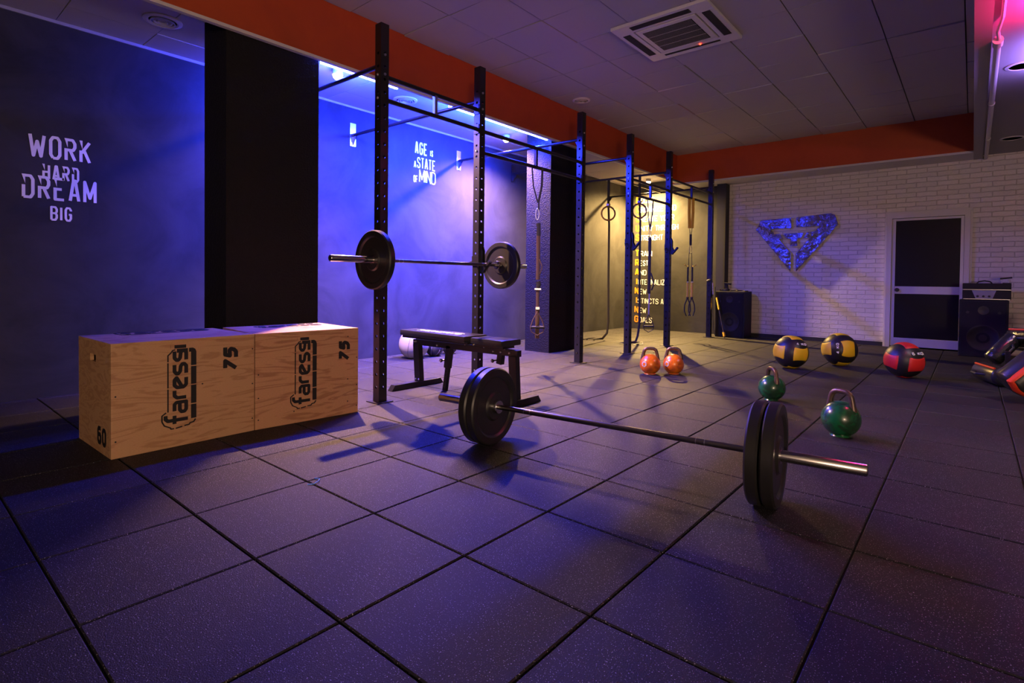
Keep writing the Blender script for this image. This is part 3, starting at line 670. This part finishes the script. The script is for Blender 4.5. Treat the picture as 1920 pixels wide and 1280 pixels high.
# ------------------------------------------------------------------ weight bench
bn = thing('weight_bench', 'black adjustable weight bench with padded back and seat behind the floor barbell', 'weight bench', (0, 2.90, 0))
def slab_pad(x0, x1, w0, w1, z0, z1, name, m, lean=0):
    pts = [(x0, -w0 / 2), (x1, -w1 / 2), (x1, w1 / 2), (x0, w0 / 2)]
    mb = MB(); mb.prism(pts, (0, 0, z0), UX, UY, UZ, z1 - z0)
    return mb.build(name, m, bn, bevel=.014, smooth=True)
slab_pad(-1.60, -.72, .20, .28, .455, .508, 'back_pad', m_vinyl)
slab_pad(-.69, -.33, .20, .24, .452, .502, 'seat_pad', m_vinyl)
mb = MB(); text(mb, 'TREMENTS', (-1.45, -.055, .508), UX, UY, UZ, .085, .58, .017, .001, .1); mb.build('pad_lettering', m_letter, bn)
MB().span((-1.585, -.08, .435), (-.74, .08, .455)).build('back_frame', m_steel, bn, bevel=.003)
MB().span((-.66, -.07, .430), (-.36, .07, .452)).build('seat_frame', m_steel, bn, bevel=.003)
MB().bar((-1.50, 0, .395), (-.25, 0, .400), .05, .05, up=(0, 1, 0)).build('main_beam', m_steel, bn, bevel=.003)
MB().bar((-1.41, -.02, .03), (-1.44, -.02, .38), .075, .05, up=(0, 1, 0)).build('leg', m_steel, bn, bevel=.003)
MB().bar((-.27, -.02, .03), (-.29, -.02, .38), .075, .05, up=(0, 1, 0)).build('leg', m_steel, bn, bevel=.003)
for x in (-1.40, -.245):
    mb = MB(); mb.prism([(-.33, 0), (.27, 0), (.235, .05), (-.295, .05)], (x - .03, -.03, 0), UY, UZ, UX, .06); mb.build('foot_bar', m_steel, bn, bevel=.003)
MB().bar((-1.09, 0, .0), (-1.045, 0, .26), .036, .036, up=(0, 1, 0)).build('support_post', m_steel, bn, bevel=.002)
MB().bar((-1.06, 0, .20), (-1.03, 0, .40), .052, .05, up=(0, 1, 0)).build('post_sleeve', m_steel, bn, bevel=.003)
MB().bar((-.45, 0, .30), (-.43, 0, .43), .05, .045, up=(0, 1, 0)).build('post_sleeve', m_steel, bn, bevel=.003)
for x, z in ((-1.07, .27), (-.47, .33)):
    MB().cyl((x, -.06, z), (x, -.02, z), .006, 8).lathe([(0, 0), (.012, .002), (.016, .010), (.012, .02)], (x, -.08, z), (0, 1, 0), 14).build('pop_pin', m_steel, bn, True)
    MB().lathe([(0, 0), (.011, .003)], (x, -.082, z), (0, 1, 0), 14).build('pin_face', m_bolt, bn)
mb0 = None
for x, z in ((-1.475, .40), (-1.455, .402), (-1.17, .39), (-.82, .43), (-.72, .432), (-.60, .425), (-.50, .398), (-.42, .40), (-.33, .40), (-.38, .43), (-1.425, .065), (-1.385, .065)):
    if mb0 is None: mb0 = MB().lathe([(.010, 0), (.010, .004), (.006, .009), (0, .010)], (0, 0, 0), (0, -1, 0), 10).build('bolt', m_bolt, bn, True); o = mb0
    else: o = mb0.copy(); col.objects.link(o)
    o.location = (x, -.026 if z > .1 else -.05, z)
mb0 = None
for k in range(7):
    if mb0 is None: mb0 = MB().lathe([(.007, 0), (.007, .001)], (0, 0, 0), (0, -1, 0), 10).build('adjustment_hole', m_dark, bn); o = mb0
    else: o = mb0.copy(); col.objects.link(o)
    o.location = (-1.087 + .0052 * k, -.0185, .02 + .03 * k)

# ------------------------------------------------------------------ kettlebells
def kettlebell(loc, rz, label, m, group, body_r=.108, tall=.285, mark=True):
    t = thing('kettlebell', label, 'kettlebell', loc, (0, 0, rz), group)
    zc = body_r * .93; pr = []
    for k in range(3, 25):
        a = math.pi * k / 24; rr = body_r * math.sin(a); zz = zc - body_r * math.cos(a) * (1.0 if k > 12 else .97)
        pr.append((rr, max(0, zz)))
    pr = [(0, 0), (body_r * .55, 0)] + [p for p in pr if p[1] > .004]; pr[-1] = (0, pr[-1][1])
    MB().lathe(pr, seg=40).build('body', m, t, True, angle=60)
    # handle: a flat topped arch
    R_ = .017; zt = tall - R_; hw = .066; pts = []
    path = [(-hw - .012, zc + .045), (-hw - .008, zc + .085), (-hw, zt - .045), (-hw + .010, zt - .018), (-hw + .032, zt - .003), (-hw + .055, zt), (0, zt + .001)]
    path = path + [(-x, z) for x, z in path[:-1][::-1]]
    # smooth
    def cr(p, n=4):
        out = []
        for i in range(len(p) - 1):
            p0, p1, p2, p3 = p[max(i - 1, 0)], p[i], p[i + 1], p[min(i + 2, len(p) - 1)]
            for k in range(n):
                s = k / n; out.append(tuple(.5 * (2 * p1[j] + (p2[j] - p0[j]) * s + (2 * p0[j] - 5 * p1[j] + 4 * p2[j] - p3[j]) * s * s + (3 * p1[j] - p0[j] - 3 * p2[j] + p3[j]) * s ** 3) for j in range(2)))
        return out + [p[-1]]
    q = cr(path); n = len(q)
    rad = [R_ * (1 + .35 * max(0, abs(i / (n - 1) - .5) * 2 - .75) * 4) for i in range(n)]
    MB().tube([(0, x, z) for x, z in q], rad, 14).build('handle', m_kb_h, t, True)
    if mark:
        mb = MB(); a0 = Vector((.80, -.60, .10)).normalized()
        u = Vector((.6, .8, 0))
        ring = []
        for k in range(20):
            an = 2 * math.pi * k / 20
            for rr in (.030, .017):
                d_ = (a0 * 1 + u * (math.cos(an) * rr / body_r) + Vector((0, 0, 1)) * (math.sin(an) * rr / body_r)).normalized()
                ring.append(Vector((0, 0, zc)) + d_ * (body_r + .0008))
        mb.add(ring, [(2 * k, 2 * ((k + 1) % 20), 2 * ((k + 1) % 20) + 1, 2 * k + 1) for k in range(20)])
        mb.build('weight_mark', m_label, t, True)
    return t
kettlebell((-.160, 4.97, 0), R(-62), 'orange kettlebell, left one of the touching pair', m_kb_o, 'orange kettlebell pair')
kettlebell((.020, 5.15, 0), R(-70), 'orange kettlebell, right one of the touching pair', m_kb_o, 'orange kettlebell pair')
for o in [o for o in col.objects if o.name.startswith('kettlebell')]: pass
kettlebell((1.165, 4.50, 0), R(-138), 'green kettlebell standing behind the right end of the barbell', m_kb_g, 'green kettlebells', mark=False, body_r=.106, tall=.275)
kettlebell((1.80, 3.66, 0), R(-112), 'green kettlebell, nearest one, standing free right of the barbell', m_kb_g, 'green kettlebells', mark=False, body_r=.114, tall=.300)

# ------------------------------------------------------------------ medicine balls
def medball(loc, rot, label, mp_, txt, rad=.185):
    t = thing('medicine_ball', label, 'medicine ball', (loc[0], loc[1], rad), (0, 0, 0), 'medicine balls by the brick wall')
    Rm = Matrix.Rotation(rot[2], 3, 'Z') @ Matrix.Rotation(rot[1], 3, 'Y') @ Matrix.Rotation(rot[0], 3, 'X')
    pr = [(rad * math.sin(math.pi * k / 24), -rad * math.cos(math.pi * k / 24)) for k in range(25)]; pr[0] = (0, -rad); pr[-1] = (0, rad)
    MB().lathe(pr, seg=48).build('shell', m_ball_k, t, True, angle=70)
    # six coloured panels, each waisted where the black bands swell
    for (n, u, v) in (((1, 0, 0), (0, 1, 0), (0, 0, 1)), ((-1, 0, 0), (0, -1, 0), (0, 0, 1)), ((0, 1, 0), (-1, 0, 0), (0, 0, 1)), ((0, -1, 0), (1, 0, 0), (0, 0, 1)), ((0, 0, 1), (1, 0, 0), (0, 1, 0)), ((0, 0, -1), (1, 0, 0), (0, -1, 0))):
        n, u, v = map(Vector, (n, u, v)); N = 12; vs = []; fs = []
        for i in range(N + 1):
            for j in range(N + 1):
                a = -1 + 2 * i / N; b = -1 + 2 * j / N
                A = a * (.62 - .06 * b * b); Bq = b * (.40 + .17 * a * a)
                dd = (n + u * A + v * Bq).normalized(); edge = max(abs(a), abs(b))
                vs.append(Rm @ (dd * (rad + (.004 if edge < .97 else -.002))))
        for i in range(N):
            for j in range(N): fs.append((i * (N + 1) + j, (i + 1) * (N + 1) + j, (i + 1) * (N + 1) + j + 1, i * (N + 1) + j + 1))
        MB().add(vs, fs).build('colour_panel', mp_, t, True, angle=80)
    mb = MB(); n = Vector((1, 0, .78)).normalized(); u = UY; v = n.cross(u)
    if v.z < 0: v = -v
    text(mb, txt, n * (rad + .001) - u * .062 - v * .016, u, v, n, .032, .125, .008, .002)
    mb.v = [tuple(Rm @ Vector(p)) for p in mb.v]; mb.build('weight_lettering', m_letter, t)
    return t
medball((.85, 6.47), (R(-4), R(3), R(-38)), 'yellow and black medicine ball, left one of the row by the wall', m_ball_y, '4 KG')
medball((1.23, 7.12), (R(88), R(-10), R(-48)), 'yellow and black medicine ball lying turned, middle one of the row', m_ball_y, '4 KG', .19)
medball((1.895, 6.64), (R(2), R(10), R(-42)), 'red and black medicine ball, right one of the row', m_ball_r, '6 KG', .183)
# grey and dark balls behind the bench
def seamball(name, loc, rad, label, m, m2):
    t = thing(name, label, 'exercise ball', (loc[0], loc[1], rad * .93), group='balls on the floor behind the bench')
    pr = [(rad * math.sin(math.pi * k / 20), max(-rad * .93, -rad * math.cos(math.pi * k / 20))) for k in range(21)]; pr[0] = (0, -rad * .93); pr[-1] = (0, rad)
    MB().lathe(pr, seg=40).build('shell', m, t, True, angle=70)
    for k in range(3):
        a = math.pi * k / 3; x = Vector((math.cos(a), math.sin(a), 0)); z = Vector((0, .35, .94)); pts = []
        for j in range(36):
            b = 2 * math.pi * j / 36; pts.append((x * math.cos(b) + z * math.sin(b)).normalized() * (rad + .0003))
        pts = [p for p in pts]
        MB().tube([p for p in pts if p.z > -rad * .85], .0022, 6).build('seam', m2, t, True)
seamball('grey_medicine_ball', (-2.82, 3.98), .185, 'large grey leather ball on the floor behind the bench', m_ball_g, m_ball_d)
seamball('dark_exercise_ball', (-2.78, 4.28), .115, 'small dark ball with pale seams between grey ball and black ball', m_ball_d, m_ball_g)
seamball('dark_exercise_ball', (-2.82, 4.58), .105, 'small black ball, farthest of the balls behind the bench', m_black, m_ball_d)

# ------------------------------------------------------------------ straps and rings
def strap(t, pts, wd, m, name='strap', th=.12, up=(0, 1, 0)): return MB().tube(pts, wd / 2, 8, flat=th, up=up).build(name, m, t, True)
def handle_loop(t, x, y, z, m, mh, wd=.07, h=.13):
    # stirrup: V of webbing, foot loop below, grip across
    MB().tube([(x, y, z + h), (x, y - wd * .5, z + h * .45), (x, y - wd * .75, z), (x, y - wd * .62, z - .05), (x, y, z - .085), (x, y + wd * .62, z - .05), (x, y + wd * .75, z), (x, y + wd * .5, z + h * .45), (x, y, z + h)], .006, 6).build('stirrup', m, t, True)
    MB().tube([(x, y - wd * .74, z), (x, y + wd * .74, z)], .014, 12).build('grip', mh, t, True)
def mold(p): return p
# tan suspension trainer in front of the second pillar
sa = thing('suspension_trainer', 'tan webbing suspension trainer hanging before the lavender pillar', 'suspension strap', (PX, 4.27, 0), (0, 0, R(-49)))
strap(sa, [(0, -.075, 2.17), (0, -.06, 1.98), (0, -.01, 1.80)], .014, m_strap_k)
strap(sa, [(0, .035, 2.17), (0, .03, 1.98), (0, -.005, 1.80)], .022, m_strap_k)
MB().tube([(0, -.015 + .018 * math.cos(a * math.pi / 8), 1.64 + .06 * math.sin(a * math.pi / 8) + .04) for a in range(16)], .004, 6, closed=True).build('carabiner', m_bolt, sa, True)
strap(sa, [(0, 0, 1.80), (0, 0, 1.72)], .016, m_strap_k)
strap(sa, [(0, 0, 1.585), (0, .002, 1.45)], .045, m_strap_k)
strap(sa, [(0, 0, 1.45), (.004, 0, 1.2), (0, 0, .98)], .042, m_strap_t, up=(0, 1, 0))
strap(sa, [(.006, 0, .96), (.006, .01, .93), (.006, 0, .90)], .05, m_strap_k)
MB().span((-.008, -.035, .87), (.008, .035, .89)).build('buckle', m_bolt, sa, bevel=.002)
strap(sa, [(0, 0, .90), (.002, 0, .69)], .036, m_strap_t)
strap(sa, [(.01, .012, 1.2), (.02, .045, 1.12), (.012, .02, 1.04)], .012, m_strap_t)
MB().span((-.008, -.022, .66), (.008, .022, .69)).build('buckle', m_bolt, sa, bevel=.002)
strap(sa, [(-.01, 0, .66), (-.01, .0, .35)], .045, m_strap_t)
handle_loop(sa, .01, 0, .47, m_strap_t, m_strap_k, .10, .17)
sb = thing('suspension_trainer', 'dark blue-lit suspension trainer hanging before the white wall words', 'suspension strap', (PX, 6.90, 0), (0, 0, R(-49)))
strap(sb, [(0, -.04, 2.155), (0, -.03, 1.95), (0, 0, 1.72)], .016, m_strap_k)
strap(sb, [(0, .04, 2.155), (0, .03, 1.95), (0, 0, 1.72)], .02, m_strap_k)
MB().tube([(0, .012 * math.cos(a * math.pi / 8), 1.66 + .06 * math.sin(a * math.pi / 8)) for a in range(16)], .004, 6, closed=True).build('carabiner', m_bolt, sb, True)
strap(sb, [(0, 0, 1.62), (0, 0, 1.5), (0, 0, 1.0), (0, .0, .80)], .045, m_strap_k)
strap(sb, [(.012, .02, 1.1), (.02, .05, 1.0), (.02, .06, .92), (.012, .03, .85)], .02, m_strap_k)
strap(sb, [(.002, .005, .80), (.002, .0, .60), (.002, 0, .50)], .02, m_ball_g)
handle_loop(sb, 0, 0, .33, m_strap_k, m_strap_k, .10, .17)
tr = thing('suspension_trainer', 'yellow and black suspension trainer hanging before the last upright', 'suspension strap', (PX, 8.38, 0), (0, 0, R(-49)))
for s_ in (-.03, .03):
    strap(tr, [(0, s_, 2.36), (0, s_ * 1.0, 2.1), (0, s_ * .7, 1.86)], .050, m_strap_y, 'yellow_strap')
    strap(tr, [(0, s_ * .7, 1.86), (0, s_ * .2, 1.74)], .010, m_strap_k)
strap(tr, [(0, 0, 1.76), (0, 0, 1.58)], .04, m_strap_k)
MB().tube([(0, .02 * math.cos(a * math.pi / 8), 1.51 + .07 * math.sin(a * math.pi / 8)) for a in range(16)], .004, 6, closed=True).build('carabiner', m_bolt, tr, True)
for s_ in (-.035, .035):
    strap(tr, [(0, s_ * .6, 1.46), (0, s_ * .8, 1.2)], .010, m_strap_k)
    strap(tr, [(0, s_, 1.22), (0, s_ * 1.05, 1.05), (0, s_, .975)], .030, m_strap_k)
    strap(tr, [(0, s_, 1.24), (.01, s_ * 2.0, 1.235), (.01, s_ * 2.8, 1.265)], .012, m_strap_y, 'strap_tab')
    MB().cyl((0, s_, .73), (0, s_, .965), .019, 14).build('foam_grip', m_foam_y, tr, True)
    MB().cyl((0, s_, .965), (0, s_, .985), .02, 12).build('grip_cap', m_bolt, tr, True)
    MB().cyl((0, s_, .71), (0, s_, .73), .021, 12).build('grip_cap', m_strap_k, tr, True)
    MB().tube([(0, s_, .72), (0, s_ - .045, .60), (0, s_ - .05, .50), (0, s_ - .02, .42), (0, s_ + .02, .42), (0, s_ + .05, .50), (0, s_ + .045, .60), (0, s_, .72)], .010, 8).build('foot_cradle', m_strap_k, tr, True)
# gym rings hung from the fifth wall arm
def ring(x, label, tail):
    y = UPY[4]
    t = thing('gym_ring', label, 'gym ring', (x, y, 0), group='gym rings')
    zc = 2.09
    rr = .112
    MB().tube([(math.cos(R(45)) * rr * math.cos(2 * math.pi * k / 40), math.sin(R(45)) * rr * math.cos(2 * math.pi * k / 40), zc + rr * math.sin(2 * math.pi * k / 40)) for k in range(40)], .014, 12, closed=True).build('ring', m_woodring, t, True)
    ux = (math.cos(R(45)), math.sin(R(45)), 0)
    strap(t, [(0, 0, zc + rr - .01), (0, 0, AZ + .01)], .042, m_strap_k, up=ux)
    MB().box((0, 0, zc + rr + .03), (.05, .05, .035)).build('buckle', m_bolt, t, bevel=.003)
    strap(t, [(.0, 0, zc + rr + .03), (.012, .012, zc - .2), (.02, .0, 1.0), (.03, 0, .3)] + tail, .036, m_strap_k, 'strap_tail', up=ux)
ring(-2.18, 'wooden gym ring hanging before the yellow wall, left one', [(.02, -.02, .12), (-.03, -.08, .03), (-.12, -.18, .016), (-.22, -.22, .014), (-.30, -.12, .014), (-.20, -.05, .03), (-.12, -.16, .040), (-.25, -.30, .016), (-.4, -.38, .014)])
ring(-1.62, 'dark gym ring half hidden behind the fourth upright, right one', [(.03, -.05, .12), (.03, -.12, .03), (-.05, -.22, .015), (-.16, -.3, .015), (-.05, -.38, .022), (.08, -.25, .03), (.16, -.14, .045), (.2, -.2, .016), (.1, -.34, .014)])

# ------------------------------------------------------------------ speakers and sound gear by the brick wall
def speaker(x0, x1, y0, y1, h, label, yaw=0):
    w_ = x1 - x0; dp = y1 - y0
    t = thing('loudspeaker', label, 'loudspeaker', ((x0 + x1) / 2, (y0 + y1) / 2, 0), (0, 0, yaw))
    MB().box((0, 0, h / 2), (w_, dp, h)).build('cabinet', m_spk, t, bevel=.010)
    fy = -dp / 2
    MB().box((0, fy - .003, h / 2), (w_ * .90, .008, h * .94)).build('front_grille', m_grille, t, bevel=.002)
    MB().lathe([(w_ * .34, 0), (w_ * .34, .012), (w_ * .30, .012), (w_ * .27, .004), (w_ * .10, -.0), (.0, .008)], (0, fy - .006, h * .34), (0, -1, 0), 36).build('woofer', m_cone, t, True)
    MB().lathe([(.06, 0), (.06, .010), (.05, .010), (.02, .002), (0, .004)], (0, fy - .006, h * .82), (0, -1, 0), 24).build('tweeter', m_cone, t, True)
    for s_ in (-1, 1): MB().lathe([(.018, 0), (.018, .006), (0, .006)], (s_ * w_ * .32, fy - .006, h * .78), (0, -1, 0), 14).build('port', m_cone, t, True)
    return t
speaker(-1.11, -.60, 9.50, 9.9, .82, 'black loudspeaker standing by the left end of the brick wall')
t = thing('audio_mixer', 'small dark audio device with tilted display on the left loudspeaker', 'audio device', (-1.0, 9.66, .82))
MB().box((0, 0, .02), (.14, .12, .04)).build('base', m_spk, t, bevel=.004)
MB().box((.03, 0, .075), (.05, .05, .09), Matrix.Rotation(R(-12), 3, 'Y')).build('neck', m_spk, t, bevel=.004)
MB().box((.05, 0, .135), (.11, .07, .03), Matrix.Rotation(R(8), 3, 'Y')).build('head', m_spk, t, bevel=.004)
for k in range(3): MB().box((-.04 + .03 * k, -.062, .022), (.012, .004, .012)).build('button', m_bolt, t)
tag(MB().tube([(-.90, 9.62, .826), (-.82, 9.66, .832), (-.76, 9.6, .83), (-.70, 9.68, .835), (-.64, 9.62, .828), (-.61, 9.7, .828)], .008, 6).build('audio_cable', m_black, None, True), 'black cable lying along the top of the left loudspeaker', 'cable')
speaker(2.29, 2.80, 9.36, 9.86, .775, 'large black loudspeaker right of the door, under the amplifier')
am = thing('amplifier', 'black amplifier with carry handle on the right loudspeaker', 'amplifier', (2.57, 9.56, .775))
MB().box((0, 0, .07), (.50, .34, .13)).build('case', m_spk, am, bevel=.008)
MB().box((0, 0, .185), (.50, .34, .085)).build('case_lid', m_spk, am, bevel=.012)
for z in (.012, .14): MB().box((0, -.172, z), (.48, .006, .007)).build('metal_strip', m_bolt, am)
MB().prism([(-.15, .13), (.10, .13), (.065, .02), (-.11, .02)], (0, -.171, 0), UX, UZ, -UY, .004).build('face_plate', m_grey, am)
for x in (-.09, -.03, .03): MB().lathe([(.014, 0), (.014, .01), (0, .012)], (x, -.175, .05), (0, -1, 0), 14).build('knob', m_black, am, True)
MB().tube([(-.10, 0, .225), (-.08, 0, .25), (-.02, 0, .262), (.04, 0, .25), (.06, 0, .225)], .008, 8).build('handle', m_black, am, True)
ph = thing('phone_stand', 'small dark device on a thin stand on the amplifier', 'stand', (2.80, 9.56, 1.003))
MB().cyl((0, 0, 0), (-.0, 0, .055), .012, 10).build('stem', m_alu, ph, True); MB().box((-.03, 0, .07), (.12, .06, .022), Matrix.Rotation(R(-8), 3, 'Y')).build('device', m_black, ph, bevel=.003)
MB().box((-.02, 0, .003), (.09, .07, .008)).build('base', m_black, ph)

# jump rope on the last upright, yellow tipped stick against the left speaker
jr = thing('jump_rope', 'jump rope with pale handles hanging on the last upright', 'jump rope', (PX + .05, UPY[5] - .06, 0))
MB().tube([(-.06, 0, 1.01), (-.02, -.01, 1.03), (.02, 0, 1.0), (.03, .01, .6), (.05, 0, .2), (.07, 0, .06), (.10, 0, .2), (.07, 0, .9)], .005, 6).build('cord', m_black, jr, True)
MB().cyl((.035, 0, .76), (.025, 0, .97), .010, 8).build('handle', m_label, jr, True)
MB().cyl((-.07, -.01, 1.0), (-.03, -.01, 1.02), .014, 8).build('hook', m_bolt, jr, True)
ts = thing('training_stick', 'thin black training stick with yellow ends leaning on the left loudspeaker', 'training stick', (0, 0, 0))
a, b = Vector((-.855, 9.27, .012)), Vector((-1.075, 9.47, .70))
MB().cyl(a, b, .011, 10).build('shaft', m_shaft, ts, True)
MB().cyl(a + (b - a) * .70, b, .017, 12).build('grip', m_foam_y, ts, True)
MB().cyl(a + (b - a) * .03, a + (b - a) * .13, .022, 12).build('end_grip', m_yel, ts, True)

# ------------------------------------------------------------------ bags and gear at the right edge
def capsule(p0, p1, r_, seg=24, sq=1.0):
    p0, p1 = Vector(p0), Vector(p1); d_ = (p1 - p0).normalized(); pts = []; rs = []
    for k in range(5): a_ = math.pi / 2 * k / 4; pts.append(p0 - d_ * r_ * .35 * math.cos(a_)); rs.append(max(.01, r_ * math.sin(a_) ** .7))
    for k in range(5): a_ = math.pi / 2 * (4 - k) / 4; pts.append(p1 + d_ * r_ * .35 * math.cos(a_)); rs.append(max(.01, r_ * math.sin(a_) ** .7))
    return MB().tube(pts, rs, seg)
sbag = thing('sandbag', 'black training sandbag with red band and white lettering, nearest at the right edge', 'sandbag', (2.655, 5.84, 0))
A0, A1 = Vector((.05, 0, .15)), Vector((.38, .12, .52))
capsule(A0, A1, .14).build('bag', m_vinyl, sbag, True, angle=60)
dd = (A1 - A0).normalized(); side = Vector((.55, -.80, .1)); side = (side - dd * side.dot(dd)).normalized(); upv = side.cross(dd) * -1
if upv.z < 0: upv = -upv
mb = MB(); pts = [A0 + dd * (k / 12 * .58 - .02) + upv * .085 + side * .105 for k in range(13)]; pts = [A0 - dd * .02 - upv * .08 + side * .08, A0 - dd * .04 + side * .095] + pts
mb.tube(pts, .032, 10, flat=.6).build('red_band', m_orangebag, sbag, True)
mb = MB(); text(mb, 'CROSS LIFT', A0 + dd * .05 + side * .142 - upv * .03, dd, upv, side, .035, .34, .007, .002); mb.build('bag_lettering', m_letter, sbag)
MB().tube([A0 + dd * .12 - upv * .09 + side * .06, A0 + dd * .16 - upv * .10 + side * .10, A0 + dd * .26 - upv * .09 + side * .10, A0 + dd * .30 - upv * .06 + side * .07], .011, 8).build('bag_handle', m_yel, sbag, True)
def heap(name, label, cat, p0, p1, rr, m, trim=None, tm=None):
    t = thing(name, label, cat, p0)
    p1 = Vector(p1) - Vector(p0)
    capsule((0, 0, 0), p1, rr).build('bag', m, t, True, angle=60)
    dv = p1.normalized(); s_ = dv.cross(Vector((0, 0, 1))).normalized()
    if s_.y > 0: s_ = -s_
    if trim:
        u_ = s_.cross(dv); u_ = u_ if u_.z > 0 else -u_
        MB().tube([p1 * (k / 8) + u_ * (rr * .82) + s_ * (rr * .62) for k in range(9)], .011, 8).build('piping', tm, t, True)
    MB().tube([p1 * .25 + s_ * rr * .95, p1 * .35 + s_ * (rr + .05), p1 * .6 + s_ * (rr + .05), p1 * .7 + s_ * rr * .95], .012, 8).build('carry_handle', m_strap_k, t, True)
m_gloss = mat('glossy_black_vinyl', (0.02, 0.02, 0.022), 0.16, spec=0.8, bump=(14, 0.6, 0.02))
heap('sandbag', 'black training bag with orange edge lying flat under the pile', 'sandbag', (2.52, 7.0, .10), (2.66, 6.62, .10), .09, m_vinyl, True, m_orangebag)
heap('sandbag', 'glossy black training bag leaning on the pile, with chrome shine', 'sandbag', (2.60, 7.08, .22), (2.76, 7.16, .44), .08, m_gloss)
heap('sandbag', 'upper glossy black training bag with orange piping on the pile', 'sandbag', (2.77, 7.3, .44), (3.10, 7.0, .46), .10, m_gloss, True, m_orangebag)
heap('sandbag', 'topmost black training bag with red piping behind the pile', 'sandbag', (2.95, 7.7, .60), (3.3, 7.5, .62), .09, m_vinyl, True, m_orangebag)
rk = thing('storage_rack', 'low dark steel rack holding the training bags at the right edge', 'rack', (0, 0, 0))
for x, y in ((2.70, 6.70), (2.95, 7.45), (3.5, 6.6), (3.6, 7.8)): MB().bar((x, y, 0), (x, y, .34 if y < 7 else .5), .04, .04).build('rack_leg', m_steel, rk)
MB().bar((2.78, 6.78, .02), (2.95, 7.45, .02), .05, .03).build('rack_foot', m_steel, rk)
MB().bar((2.78, 7.35, .32), (3.5, 6.6, .32), .04, .03).build('rack_shelf', m_steel, rk); MB().bar((2.92, 7.7, .49), (3.6, 7.4, .49), .04, .03).build('rack_shelf', m_steel, rk)

# scrap of blue thread on the floor
tag(MB().tube([(.02, 1.02, .004), (.05, 1.03, .007), (.075, 1.01, .009), (.085, .98, .004), (.07, .955, .004)], .0022, 6).build('blue_thread', m_blue, None, True), 'curl of bright blue thread lying on the rubber tiles', 'thread')
